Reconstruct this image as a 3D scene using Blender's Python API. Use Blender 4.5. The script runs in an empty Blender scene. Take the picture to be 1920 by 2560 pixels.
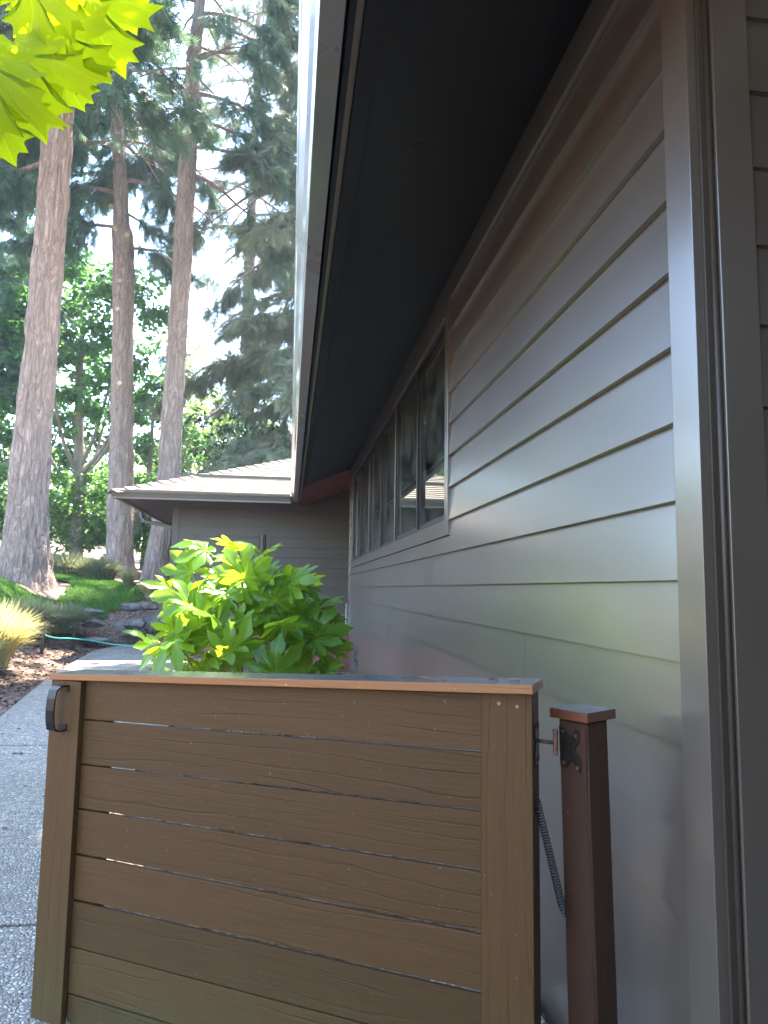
import bpy, bmesh, math, random
import numpy as np
from mathutils import Vector, Matrix, noise
R_ = math.radians
rng = np.random.default_rng(7); random.seed(7)
sc = bpy.context.scene
col = sc.collection

# ---------------------------------------------------------------- camera, sky, sun, exposure
cam = bpy.data.cameras.new("camera"); camo = bpy.data.objects.new("camera", cam); col.objects.link(camo)
camo.matrix_world = Matrix(((0.991191, -0.029032, -0.129221, 0.0), (-0.131600, -0.106058, -0.985613, 0.0),
                            (0.014909, 0.993936, -0.108944, 1.3), (0, 0, 0, 1)))
cam.sensor_width = 36; cam.lens = 24.96; cam.clip_end = 500; cam.clip_start = 0.05
sc.camera = camo
SUN = Vector((0.16, 0.33, 0.93)).normalized()
EL = math.asin(SUN.z); AZ = math.atan2(SUN.x, SUN.y)
world = bpy.data.worlds.new("World"); sc.world = world; world.use_nodes = True
wn = world.node_tree; bg = wn.nodes["Background"]
sky = wn.nodes.new("ShaderNodeTexSky"); sky.sky_type = 'NISHITA'; sky.sun_disc = False
sky.sun_elevation = EL; sky.sun_rotation = AZ; sky.air_density = 1.15; sky.dust_density = .5; sky.ozone_density = 1.6
wn.links.new(sky.outputs[0], bg.inputs[0]); bg.inputs[1].default_value = 0.15
sl = bpy.data.lights.new("sun", 'SUN'); sl.energy = 5.0; sl.angle = R_(0.55); sl.color = (1, .94, .84)
so = bpy.data.objects.new("sun", sl); col.objects.link(so)
so.rotation_mode = 'QUATERNION'; so.rotation_quaternion = SUN.to_track_quat('Z', 'Y')
sc.view_settings.view_transform = 'Standard'; sc.view_settings.look = 'None'
sc.view_settings.exposure = 3.35; sc.view_settings.gamma = 1
sc.cycles.max_bounces = 8; sc.cycles.diffuse_bounces = 5; sc.cycles.transparent_max_bounces = 12

# ---------------------------------------------------------------- helpers
def lin(r, g, b):
    f = lambda c: (c/255/12.92 if c/255 <= .04045 else ((c/255+.055)/1.055)**2.4)
    return (f(r), f(g), f(b), 1)
def tag(o, label=None, cat=None, group=None, kind=None):
    if label: o['label'] = label
    if cat: o['category'] = cat
    if group: o['group'] = group
    if kind: o['kind'] = kind
    return o
def empty(name, loc=(0, 0, 0), rz=0, label=None, cat=None, group=None):
    o = bpy.data.objects.new(name, None); col.objects.link(o); o.location = loc; o.rotation_euler = (0, 0, rz)
    o.empty_display_size = .1
    return tag(o, label, cat, group)
def link(name, me, mat=None, parent=None):
    o = bpy.data.objects.new(name, me); col.objects.link(o)
    if mat is not None:
        for m in (mat if isinstance(mat, (list, tuple)) else [mat]): me.materials.append(m)
    if parent is not None: o.parent = parent
    return o
def mesh_np(name, V, F, mat=None, parent=None, rnd=None, smooth=False):
    """V (n,3), F (m,k) array of equal-length faces"""
    V = np.asarray(V, np.float32); F = np.asarray(F, np.int32)
    me = bpy.data.meshes.new(name); me.vertices.add(len(V)); me.vertices.foreach_set('co', V.ravel())
    k = F.shape[1]; me.loops.add(F.size); me.loops.foreach_set('vertex_index', F.ravel())
    me.polygons.add(len(F)); me.polygons.foreach_set('loop_start', np.arange(0, F.size, k, dtype=np.int32))
    me.polygons.foreach_set('loop_total', np.full(len(F), k, np.int32))
    if smooth: me.polygons.foreach_set('use_smooth', np.ones(len(F), bool))
    me.update(calc_edges=True)
    if rnd is not None:
        a = me.attributes.new('rnd', 'FLOAT', 'POINT'); a.data.foreach_set('value', np.asarray(rnd, np.float32))
    return link(name, me, mat, parent)
class MB:
    def __init__(s): s.v = []; s.f = []
    def quad8(s, c):
        """8 corners: bottom 4 (ccw) then top 4"""
        n = len(s.v); s.v += [tuple(p) for p in c]
        s.f += [[n+i for i in q] for q in ((0, 3, 2, 1), (4, 5, 6, 7), (0, 1, 5, 4), (1, 2, 6, 5), (2, 3, 7, 6), (3, 0, 4, 7))]
    def box(s, x0, x1, y0, y1, z0, z1):
        s.quad8([(x0, y0, z0), (x1, y0, z0), (x1, y1, z0), (x0, y1, z0), (x0, y0, z1), (x1, y0, z1), (x1, y1, z1), (x0, y1, z1)])
    def prism(s, pts, z0, z1):
        n = len(s.v); k = len(pts); s.v += [(x, y, z0) for x, y in pts] + [(x, y, z1) for x, y in pts]
        s.f.append([n+i for i in reversed(range(k))]); s.f.append([n+k+i for i in range(k)])
        for i in range(k): j = (i+1) % k; s.f.append([n+i, n+j, n+k+j, n+k+i])
    def face(s, pts):
        n = len(s.v); s.v += [tuple(p) for p in pts]; s.f.append(list(range(n, n+len(pts))))
    def tube(s, pts, rad, k=10, cap=True):
        pts = [Vector(p) for p in pts]; n0 = len(s.v); N = len(pts)
        rad = rad if isinstance(rad, (list, tuple)) else [rad]*N
        prev = None
        for i, p in enumerate(pts):
            t = (pts[min(i+1, N-1)]-pts[max(i-1, 0)]).normalized()
            if prev is None:
                a = Vector((0, 0, 1)) if abs(t.z) < .9 else Vector((1, 0, 0)); u = t.cross(a).normalized()
            else: u = (prev - t*prev.dot(t)).normalized()
            prev = u; w = t.cross(u)
            for j in range(k):
                a = 2*math.pi*j/k; q = p + (u*math.cos(a)+w*math.sin(a))*rad[i]; s.v.append(tuple(q))
        for i in range(N-1):
            for j in range(k):
                a = n0+i*k+j; b = n0+i*k+(j+1) % k; s.f.append([a, b, b+k, a+k])
        if cap:
            s.f.append([n0+j for j in reversed(range(k))]); s.f.append([n0+(N-1)*k+j for j in range(k)])
    def build(s, name, mat=None, parent=None, bevel=0, smooth=False, seg=2):
        me = bpy.data.meshes.new(name)
        bm = bmesh.new(); vs = [bm.verts.new(v) for v in s.v]
        for f in s.f:
            try: bm.faces.new([vs[i] for i in f])
            except ValueError: pass
        bmesh.ops.recalc_face_normals(bm, faces=bm.faces)
        if bevel:
            bmesh.ops.bevel(bm, geom=list(bm.edges), offset=bevel, segments=seg, affect='EDGES', clamp_overlap=True, profile=.6)
        if smooth:
            for f in bm.faces: f.smooth = True
        bm.to_mesh(me); bm.free()
        return link(name, me, mat, parent)
def bx(name, mat, parent, x0, x1, y0, y1, z0, z1, bevel=.002):
    m = MB(); m.box(x0, x1, y0, y1, z0, z1); return m.build(name, mat, parent, bevel)

# ---------------------------------------------------------------- materials
class NT:
    def __init__(s, name):
        s.m = bpy.data.materials.new(name); s.m.use_nodes = True; s.t = s.m.node_tree
        s.b = s.t.nodes['Principled BSDF']; s.out = s.t.nodes['Material Output']
        s.co = s.t.nodes.new('ShaderNodeTexCoord').outputs['Object']
    def n(s, typ, **kw):
        nd = s.t.nodes.new(typ)
        for k, v in kw.items():
            if hasattr(nd, k): setattr(nd, k, v)
            else: nd.inputs[k.replace('_', ' ')].default_value = v
        return nd
    def l(s, a, b): s.t.links.new(a, b); return b
    def mapping(s, scale=(1, 1, 1), src=None, rot=(0, 0, 0)):
        mp = s.n('ShaderNodeMapping'); mp.inputs['Scale'].default_value = scale; mp.inputs['Rotation'].default_value = rot
        s.l(src or s.co, mp.inputs[0]); return mp.outputs[0]
    def noise(s, scale, detail=4, rough=.55, src=None, dist=0):
        nd = s.n('ShaderNodeTexNoise'); nd.inputs['Scale'].default_value = scale; nd.inputs['Detail'].default_value = detail
        nd.inputs['Roughness'].default_value = rough; nd.inputs['Distortion'].default_value = dist
        s.l(src or s.co, nd.inputs['Vector']); return nd.outputs['Fac']
    def ramp(s, fac, stops):
        r = s.n('ShaderNodeValToRGB'); e = r.color_ramp.elements
        while len(e) < len(stops): e.new(.5)
        for i, (p, c) in enumerate(stops):
            e[i].position = p; e[i].color = c if len(c) == 4 else (*c, 1)
        s.l(fac, r.inputs[0]); return r.outputs[0]
    def mix(s, fac, a, b, mode='MIX'):
        m = s.n('ShaderNodeMix', data_type='RGBA', blend_type=mode)
        for i, v in ((0, fac), (6, a), (7, b)):
            if hasattr(v, 'node'): s.l(v, m.inputs[i])
            else: m.inputs[i].default_value = v if i == 0 else (v if len(v) == 4 else (*v, 1))
        return m.outputs[2]
    def math(s, op, a, b=None, c=None):
        m = s.n('ShaderNodeMath', operation=op)
        for i, v in enumerate((a, b, c)):
            if v is None: continue
            if hasattr(v, 'node'): s.l(v, m.inputs[i])
            else: m.inputs[i].default_value = v
        return m.outputs[0]
    def bump(s, h, strength=.3, dist=.01, prev=None):
        b = s.n('ShaderNodeBump'); b.inputs['Strength'].default_value = strength; b.inputs['Distance'].default_value = dist
        s.l(h, b.inputs['Height'])
        if prev is not None: s.l(prev, b.inputs['Normal'])
        return b.outputs[0]
    def set(s, color=None, rough=None, normal=None, metal=None, spec=None, **kw):
        for nm, v in (('Base Color', color), ('Roughness', rough), ('Normal', normal), ('Metallic', metal), ('Specular IOR Level', spec)):
            if v is None: continue
            if hasattr(v, 'node'): s.l(v, s.b.inputs[nm])
            else: s.b.inputs[nm].default_value = v if not isinstance(v, tuple) or len(v) == 4 else (*v, 1)
        for k, v in kw.items(): s.b.inputs[k].default_value = v
        return s.m

def mat_paint(name, c, rough=.45, dirt=.12, spec=.5, micro=.15, scale=1.0, coat=0, coat_rough=.2):
    t = NT(name); big = t.noise(1.3*scale, 5, .6); fine = t.noise(260, 3, .6); mid = t.noise(28, 4, .7)
    sp = t.ramp(t.noise(55, 2, .4), [(.74, (0, 0, 0)), (.78, (1, 1, 1))])
    c2 = tuple(x*(1-dirt*2.0) for x in c[:3]); c3 = tuple(min(1, x*(1+dirt)) for x in c[:3])
    cc = t.ramp(big, [(.3, c2), (.7, c3)])
    cc = t.mix(t.math('MULTIPLY', mid, .25), cc, tuple(x*.7 for x in c[:3]))
    cc = t.mix(t.math('MULTIPLY', sp, .35), cc, tuple(x*.45 for x in c[:3]))
    n1 = t.bump(fine, micro, .0006); n2 = t.bump(mid, .12, .002, n1)
    r = t.math('MULTIPLY_ADD', big, .18, rough-.09)
    t.b.inputs['Coat Weight'].default_value = coat; t.b.inputs['Coat Roughness'].default_value = coat_rough; t.b.inputs['Coat IOR'].default_value = 1.6
    return t.set(cc, r, n2, spec=spec)
def mat_grain(name, c, dark, axis='x', rough=.5, depth=.004, rel=.55, moss=0, spec=.4):
    """painted or bare wood with grain running along axis"""
    t = NT(name)
    oi = t.n('ShaderNodeObjectInfo'); off = t.n('ShaderNodeVectorMath', operation='ADD')
    comb = t.n('ShaderNodeCombineXYZ')
    for i in range(3): t.l(t.math('MULTIPLY', oi.outputs['Random'], 13.7+i*5), comb.inputs[i])
    t.l(t.co, off.inputs[0]); t.l(comb.outputs[0], off.inputs[1]); src = off.outputs[0]
    sc3 = {'x': (1.6, 40, 40), 'z': (40, 40, 1.6), 'y': (40, 1.6, 40)}[axis]
    sc2 = {'x': (.9, 9, 9), 'z': (9, 9, .9), 'y': (9, .9, 9)}[axis]
    mp = t.mapping(sc3, src); g = t.noise(2.2, 6, .6, mp, 1.2)
    mp2 = t.mapping(sc2, src); w = t.n('ShaderNodeTexWave', wave_type='RINGS', rings_direction={'x': 'X', 'y': 'Y', 'z': 'Z'}[axis])
    w.inputs['Scale'].default_value = 1.1; w.inputs['Distortion'].default_value = 7; w.inputs['Detail'].default_value = 3
    w.inputs['Detail Scale'].default_value = 1.2; t.l(mp2, w.inputs['Vector'])
    big = t.noise(2.2, 4, .6, src)
    m = t.mix(t.math('MULTIPLY', g, rel), c, dark)
    m = t.mix(t.math('MULTIPLY', big, .35), m, tuple(x*.72 for x in c[:3]))
    crack = t.ramp(w.outputs['Fac'], [(.0, (1, 1, 1)), (.035, (0, 0, 0))])
    crack = t.math('MULTIPLY', crack, t.ramp(t.noise(1.7, 3, .6, src), [(.42, (0, 0, 0)), (.62, (1, 1, 1))]))
    m = t.mix(t.math('MULTIPLY', crack, .35), m, tuple(x*.35 for x in c[:3]))
    tone = t.math('MULTIPLY_ADD', oi.outputs['Random'], .30, .80); cmb = t.n('ShaderNodeCombineXYZ')
    for i in range(3): t.l(tone, cmb.inputs[i])
    m = t.mix(1.0, m, cmb.outputs[0], 'MULTIPLY')
    fl = t.ramp(t.noise(70, 2, .5, src), [(.735, (0, 0, 0)), (.75, (1, 1, 1))])
    m = t.mix(t.math('MULTIPLY', fl, .45), m, tuple(min(1, x*2.2+.04) for x in c[:3]))
    if moss:
        geo = t.n('ShaderNodeNewGeometry'); sx = t.n('ShaderNodeSeparateXYZ'); t.l(geo.outputs['Position'], sx.inputs[0])
        mz = t.n('ShaderNodeMapRange'); mz.inputs[1].default_value = .42; mz.inputs[2].default_value = .0
        t.l(sx.outputs[2], mz.inputs[0])
        mf = t.math('MULTIPLY', mz.outputs[0], t.ramp(t.noise(5, 5, .7), [(.3, (0, 0, 0)), (.65, (1, 1, 1))]))
        m = t.mix(t.math('MULTIPLY', mf, moss), m, (.075, .075, .028))
    h = t.math('ADD', t.math('MULTIPLY', g, .5), t.math('MULTIPLY', crack, -.6))
    nb = t.bump(h, .55, depth); nb = t.bump(t.noise(220, 3, .6, src), .15, .001, nb)
    return t.set(m, t.math('MULTIPLY_ADD', g, .2, rough-.1), nb, spec=spec)
def mat_plain(name, c, rough=.5, metal=0, spec=.5, var=.25, scale=20, bump=.1):
    t = NT(name); nz = t.noise(scale, 5, .6)
    cc = t.ramp(nz, [(.3, tuple(x*(1-var) for x in c[:3])), (.7, tuple(min(1, x*(1+var)) for x in c[:3]))])
    return t.set(cc, t.math('MULTIPLY_ADD', nz, .2, rough-.1), t.bump(nz, bump, .003), metal, spec)
def mat_leaf(name, lo, hi, tr, trans=.4, rough=.45, spec=.4, vein=False, spots=0, yellow=None, gloss_bump=.1):
    t = NT(name); at = t.n('ShaderNodeAttribute', attribute_name='rnd')
    base = t.ramp(at.outputs['Fac'], [(0, lo), (.92 if yellow else 1, hi)] + ([(.97, yellow)] if yellow else []))
    nz = t.noise(9, 3, .6)
    base = t.mix(t.math('MULTIPLY', nz, .25), base, tuple(x*.6 for x in lo[:3]))
    if spots:
        sp = t.ramp(t.noise(170, 2, .5), [(.71, (0, 0, 0)), (.73, (1, 1, 1))]); base = t.mix(t.math('MULTIPLY', sp, spots), base, (.05, .03, .01))
    if vein:
        uvn = t.n('ShaderNodeAttribute', attribute_name='vein'); vf = t.ramp(uvn.outputs['Fac'], [(.0, (0, 0, 0)), (.7, (0, 0, 0)), (1, (1, 1, 1))])
        base = t.mix(t.math('MULTIPLY', vf, .5), base, tuple(min(1, x*2.0+.03) for x in hi[:3]))
    t.l(base, t.b.inputs['Base Color']); t.b.inputs['Roughness'].default_value = rough; t.b.inputs['Specular IOR Level'].default_value = spec
    tl = t.n('ShaderNodeBsdfTranslucent')
    tc = t.mix(.5, base, tr, 'MIX') if not yellow else t.mix(.45, base, tr)
    t.l(tc, tl.inputs[0])
    nb = t.bump(t.noise(60, 3, .6), gloss_bump, .002); t.l(nb, t.b.inputs['Normal'])
    mx = t.n('ShaderNodeMixShader'); mx.inputs[0].default_value = trans
    t.l(t.b.outputs[0], mx.inputs[1]); t.l(tl.outputs[0], mx.inputs[2]); t.l(mx.outputs[0], t.out.inputs[0])
    return t.m

SID = (.086, .066, .048)
M = {}
M['siding'] = mat_paint('siding_paint', SID, .36, .07, .9, .2, coat=1, coat_rough=.22)
M['trim'] = mat_paint('trim_paint', (.100, .078, .058), .34, .06, .8, .12, coat=.8, coat_rough=.2)
M['wing_siding'] = mat_paint('wing_siding_paint', (.078, .066, .050), .5, .06, .4, .2)
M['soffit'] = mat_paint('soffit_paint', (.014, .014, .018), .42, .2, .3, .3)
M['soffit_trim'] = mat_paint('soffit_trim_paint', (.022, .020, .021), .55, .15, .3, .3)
M['gutter'] = mat_paint('gutter_paint', (.24, .225, .225), .3, .05, .9, .02, coat=1, coat_rough=.12)
M['gutter_dark'] = mat_paint('gutter_brown', (.10, .083, .065), .4, .07, .6, .03)
M['red_soffit'] = mat_grain('red_soffit_wood', (.19, .055, .030), (.09, .025, .014), 'x', .55)
M['pink_soffit'] = mat_paint('wing_soffit_paint', (.30, .19, .17), .55, .05, .4, .2)
M['raw_wood'] = mat_grain('unpainted_wood_edge', (.55, .42, .30), (.35, .25, .16), 'y', .7, .002)
M['gate'] = mat_grain('gate_brown_paint', (.108, .054, .019), (.058, .028, .010), 'x', .55, .0042, .85, .7, .2)
M['gate_v'] = mat_grain('gate_brown_paint_vertical', (.108, .054, .019), (.058, .028, .010), 'z', .55, .0036, .85, .8, .2)
M['cap'] = mat_grain('oiled_cedar', (.40, .155, .042), (.20, .07, .018), 'x', .4, .0015, .6, 0, .5)
def sky_grey_top(m, c=(.13, .13, .135), r=.22):  # upward faces painted grey: weathering plus the sky's reflection
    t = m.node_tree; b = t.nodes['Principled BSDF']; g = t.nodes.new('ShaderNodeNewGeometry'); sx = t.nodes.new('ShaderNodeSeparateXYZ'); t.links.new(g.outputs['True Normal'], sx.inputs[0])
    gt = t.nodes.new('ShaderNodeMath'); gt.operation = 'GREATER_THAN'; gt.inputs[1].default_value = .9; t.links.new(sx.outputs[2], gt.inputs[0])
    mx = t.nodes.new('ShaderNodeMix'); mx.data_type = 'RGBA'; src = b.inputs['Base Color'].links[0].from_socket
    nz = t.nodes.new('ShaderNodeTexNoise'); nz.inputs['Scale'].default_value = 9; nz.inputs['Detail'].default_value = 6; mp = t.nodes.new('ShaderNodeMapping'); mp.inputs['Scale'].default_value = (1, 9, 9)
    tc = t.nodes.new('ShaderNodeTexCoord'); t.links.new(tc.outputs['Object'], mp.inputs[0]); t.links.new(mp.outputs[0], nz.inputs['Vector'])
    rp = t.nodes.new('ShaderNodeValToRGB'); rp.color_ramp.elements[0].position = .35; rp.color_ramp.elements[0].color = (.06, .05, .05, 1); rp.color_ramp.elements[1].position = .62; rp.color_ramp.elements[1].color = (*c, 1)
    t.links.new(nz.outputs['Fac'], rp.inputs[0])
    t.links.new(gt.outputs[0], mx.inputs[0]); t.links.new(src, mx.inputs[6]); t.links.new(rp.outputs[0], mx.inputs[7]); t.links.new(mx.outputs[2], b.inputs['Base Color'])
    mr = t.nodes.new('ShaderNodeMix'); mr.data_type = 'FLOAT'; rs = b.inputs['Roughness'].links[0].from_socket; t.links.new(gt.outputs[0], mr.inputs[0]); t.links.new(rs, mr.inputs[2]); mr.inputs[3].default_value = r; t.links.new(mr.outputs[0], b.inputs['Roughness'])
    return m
sky_grey_top(M['cap'])
M['post'] = mat_grain('dark_stained_post', (.068, .030, .016), (.036, .016, .009), 'z', .5, .003, .8, 0, .3)
M['post_cap'] = mat_grain('oiled_redwood_cap', (.17, .055, .027), (.09, .028, .014), 'x', .4, .0015, .6)
sky_grey_top(M['post_cap'])
M['iron'] = mat_plain('rusty_dark_iron', (.045, .032, .026), .42, .7, .5, .5, 70, .3)
M['rust'] = mat_plain('rusted_pin', (.16, .075, .045), .6, .3, .5, .5, 90, .3)
M['black'] = mat_plain('black_metal', (.022, .020, .018), .33, .5, .6, .3, 30, .08)
M['spring'] = mat_plain('spring_steel', (.07, .07, .075), .3, .8, .5, .2, 60, .05)
M['brass'] = mat_plain('bronze_screw', (.22, .15, .08), .4, .7, .5, .3, 90, .2)
M['deck'] = mat_grain('red_deck_paint', (.20, .075, .055), (.12, .045, .033), 'x', .55, .002)
M['pot'] = mat_plain('cream_plastic', (.72, .66, .48), .4, 0, .5, .05, 10, .02)
M['hose'] = mat_plain('teal_hose_vinyl', (.06, .42, .34), .35, 0, .5, .12, 20, .02)
M['dark'] = mat_plain('dark_gap', (.02, .02, .02), .9)
M['lamp_dark'] = mat_plain('dark_bronze_metal', (.06, .05, .042), .4, .5, .5, .2, 30, .05)
M['frame'] = mat_paint('window_frame_bronze', (.022, .019, .017), .5, .1, .3, .05)
M['sash'] = mat_paint('window_sash_taupe', (.22, .19, .16), .35, .1, .6, .05)
M['reveal'] = mat_paint('dark_brown_paint', (.06, .045, .032), .4, .1, .4, .1)
M['room'] = mat_plain('room_wall', (.7, .74, .66), .8, 0, .3, .05, 2, .02)
M['ceil'] = mat_plain('room_ceiling', (.8, .82, .76), .8, 0, .3, .03, 2, .02)
M['rock'] = mat_plain('grey_rock', (.13, .12, .105), .85, 0, .25, .6, 7, .7)
M['stem'] = mat_plain('shrub_stem_bark', (.26, .18, .11), .7, 0, .3, .45, 30, .5)
M['petiole'] = mat_plain('green_petiole', (.20, .30, .06), .5, 0, .4, .3, 20, .1)
M['twig'] = mat_plain('twig_bark', (.14, .09, .05), .7, 0, .3, .3, 30, .3)
def glass():
    t = NT('window_glass')
    gl = t.n('ShaderNodeBsdfGlossy'); gl.inputs['Roughness'].default_value = .015; gl.inputs[0].default_value = (.95, 1, .97, 1)
    tp = t.n('ShaderNodeBsdfTransparent'); tp.inputs[0].default_value = (.78, .86, .80, 1)
    fr = t.n('ShaderNodeFresnel'); fr.inputs[0].default_value = 2.0
    nb = t.bump(t.noise(1.2, 1, .5), .012, .01); t.l(nb, gl.inputs['Normal'])
    mx = t.n('ShaderNodeMixShader'); t.l(t.math('MULTIPLY_ADD', fr.outputs[0], 1.0, .04), mx.inputs[0]); t.l(tp.outputs[0], mx.inputs[1]); t.l(gl.outputs[0], mx.inputs[2])
    df = t.n('ShaderNodeBsdfDiffuse'); df.inputs[0].default_value = (.45, .45, .4, 1)
    mx2 = t.n('ShaderNodeMixShader'); t.l(t.math('MULTIPLY', t.ramp(t.noise(6, 6, .75), [(.4, (0, 0, 0)), (.8, (1, 1, 1))]), .13), mx2.inputs[0])
    t.l(mx.outputs[0], mx2.inputs[1]); t.l(df.outputs[0], mx2.inputs[2]); t.l(mx2.outputs[0], t.out.inputs[0])
    return t.m
M['glass'] = glass()
def bark(name, c, dark):
    t = NT(name)
    def ridged(scale, zs, det, w):
        n = t.noise(scale, det, .6, t.mapping((1, 1, zs)), w); a = t.math('ABSOLUTE', t.math('SUBTRACT', n, .5)); return t.ramp(a, [(0, (0, 0, 0)), (.035, (.35, .35, .35)), (.10, (1, 1, 1))])
    r1 = ridged(5.5, .20, 3, .9); r2 = ridged(12, .26, 4, .6); f = t.math('MINIMUM', r1, t.math('MULTIPLY_ADD', r2, .6, .4))
    nz = t.noise(1.6, 5, .7); fine = t.noise(46, 6, .75, t.mapping((1, 1, .45)))
    cc = t.mix(f, dark, c); cc = t.mix(t.math('MULTIPLY', nz, .55), cc, tuple(x*.62 for x in c[:3])); cc = t.mix(t.math('MULTIPLY', fine, .45), cc, tuple(min(1, x*1.5) for x in c[:3]))
    h = t.math('ADD', f, t.math('MULTIPLY', fine, .4))
    return t.set(cc, .88, t.bump(h, .9, .04), spec=.15)
M['bark'] = bark('fir_bark', (.40, .295, .245), (.075, .05, .04))
M['bark_grey'] = bark('grey_fir_bark', (.37, .29, .25), (.07, .052, .042))
M['bark_thin'] = bark('smooth_grey_bark', (.28, .24, .20), (.15, .12, .10))

def mat_ground():
    t = NT('bark_mulch'); v = t.n('ShaderNodeTexVoronoi'); v.inputs['Scale'].default_value = 38; t.l(t.co, v.inputs['Vector'])
    sx = t.n('ShaderNodeSeparateColor'); t.l(v.outputs['Color'], sx.inputs[0])
    cc = t.ramp(sx.outputs[0], [(.1, (.07, .045, .035)), (.5, (.15, .095, .07)), (.9, (.27, .19, .15))])
    sand = t.ramp(t.noise(1.1, 4, .6), [(.45, (0, 0, 0)), (.6, (1, 1, 1))])
    cc = t.mix(t.math('MULTIPLY', sand, .5), cc, (.25, .19, .14))
    return t.set(cc, .95, t.bump(v.outputs['Distance'], .8, .012), spec=.15)
M['ground'] = mat_ground()
def mat_aggregate():
    t = NT('exposed_aggregate')
    mpn = t.n('ShaderNodeTexNoise'); mpn.inputs['Scale'].default_value = 40; t.l(t.co, mpn.inputs['Vector'])
    sc_ = t.n('ShaderNodeVectorMath', operation='SCALE'); sc_.inputs['Scale'].default_value = .012; t.l(mpn.outputs['Color'], sc_.inputs[0])
    ad = t.n('ShaderNodeVectorMath', operation='ADD'); t.l(t.co, ad.inputs[0]); t.l(sc_.outputs[0], ad.inputs[1])
    v = t.n('ShaderNodeTexVoronoi', feature='F1'); v.inputs['Scale'].default_value = 62; t.l(ad.outputs[0], v.inputs['Vector'])
    e = t.n('ShaderNodeTexVoronoi', feature='DISTANCE_TO_EDGE'); e.inputs['Scale'].default_value = 62; t.l(ad.outputs[0], e.inputs['Vector'])
    sx = t.n('ShaderNodeSeparateColor'); t.l(v.outputs['Color'], sx.inputs[0])
    st = t.ramp(sx.outputs[0], [(0, (.18, .16, .135)), (.35, (.32, .285, .24)), (.7, (.48, .43, .365)), (1, (.72, .66, .58))])
    st = t.mix(t.math('MULTIPLY', sx.outputs[1], .25), st, (.30, .24, .19))
    gap = t.ramp(e.outputs['Distance'], [(.03, (0, 0, 0)), (.16, (1, 1, 1))])
    cc = t.mix(gap, (.20, .175, .145), st)
    big = t.noise(.8, 5, .65); cc = t.mix(t.math('MULTIPLY', t.ramp(big, [(.4, (0, 0, 0)), (.7, (1, 1, 1))]), .65), cc, (.17, .155, .12))
    h = t.ramp(e.outputs['Distance'], [(0, (0, 0, 0)), (.35, (1, 1, 1))])
    return t.set(cc, .7, t.bump(h, .9, .007), spec=.35)
M['aggregate'] = mat_aggregate()
def mat_lawn():
    t = NT('lawn_soil'); nz = t.noise(30, 5, .7)
    return t.set(t.ramp(nz, [(.3, (.035, .07, .015)), (.7, (.07, .13, .03))]), .95, t.bump(nz, .6, .02), spec=.1)
M['lawn'] = mat_lawn()
def mat_shingle():
    t = NT('roof_shingle'); mp = t.mapping((1, 1, 1))
    b = t.n('ShaderNodeTexBrick', offset=.37, squash=1.0); b.inputs['Scale'].default_value = 1
    b.inputs['Brick Width'].default_value = .36; b.inputs['Row Height'].default_value = .14; b.inputs['Mortar Size'].default_value = .009
    b.inputs['Color1'].default_value = (.235, .19, .145, 1); b.inputs['Color2'].default_value = (.205, .165, .125, 1); b.inputs['Mortar'].default_value = (.11, .09, .075, 1)
    uv = t.n('ShaderNodeUVMap'); t.l(uv.outputs[0], b.inputs['Vector'])
    g = t.noise(160, 3, .7); cc = t.mix(t.math('MULTIPLY', g, .5), b.outputs['Color'], (.24, .20, .165))
    big = t.noise(.9, 4, .6); cc = t.mix(t.math('MULTIPLY', big, .3), cc, (.24, .20, .18))
    n1 = t.bump(g, .4, .003); n2 = t.bump(t.math('MULTIPLY', b.outputs['Fac'], -1), .6, .006, n1)
    return t.set(cc, .9, n2, spec=.15)
M['shingle'] = mat_shingle()

# leaves
M['needle'] = mat_leaf('fir_needles', (.045, .10, .070), (.13, .225, .150), (.20, .30, .14), .35, .6, .3)
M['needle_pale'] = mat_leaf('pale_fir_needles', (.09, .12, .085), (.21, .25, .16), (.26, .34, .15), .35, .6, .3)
M['leaf_green'] = mat_leaf('broad_leaves', (.035, .10, .030), (.10, .21, .055), (.20, .46, .08), .45, .45, .4)
M['leaf_dark'] = mat_leaf('dark_broad_leaves', (.012, .035, .016), (.03, .07, .03), (.05, .14, .02), .25, .4, .4)
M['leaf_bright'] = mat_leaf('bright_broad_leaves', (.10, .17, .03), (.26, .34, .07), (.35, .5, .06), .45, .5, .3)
M['laurel'] = mat_leaf('laurel_leaves', (.05, .13, .03), (.15, .29, .06), (.25, .5, .06), .4, .3, .6)
M['fatsia'] = mat_leaf('fatsia_leaves', (.045, .15, .014), (.19, .35, .03), (.72, .88, .02), .54, .30, .5, vein=True, spots=.4, yellow=(.50, .42, .05))
M['maple'] = mat_leaf('maple_leaves', (.10, .20, .008), (.20, .34, .010), (1.0, .98, .0), .66, .45, .3, vein=True, spots=.7)
M['grass'] = mat_leaf('grass_blades', (.06, .15, .02), (.13, .26, .04), (.22, .42, .04), .35, .5, .3)
M['tuft'] = mat_leaf('tuft_blades', (.12, .16, .09), (.30, .30, .16), (.38, .38, .14), .35, .5, .3)
M['tuft_gold'] = mat_leaf('golden_tuft_blades', (.42, .37, .14), (.68, .60, .28), (.75, .68, .25), .4, .5, .3)
M['chip'] = mat_leaf('bark_chips', (.055, .035, .028), (.26, .17, .13), (.1, .05, .03), 0, .9, .1)

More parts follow.
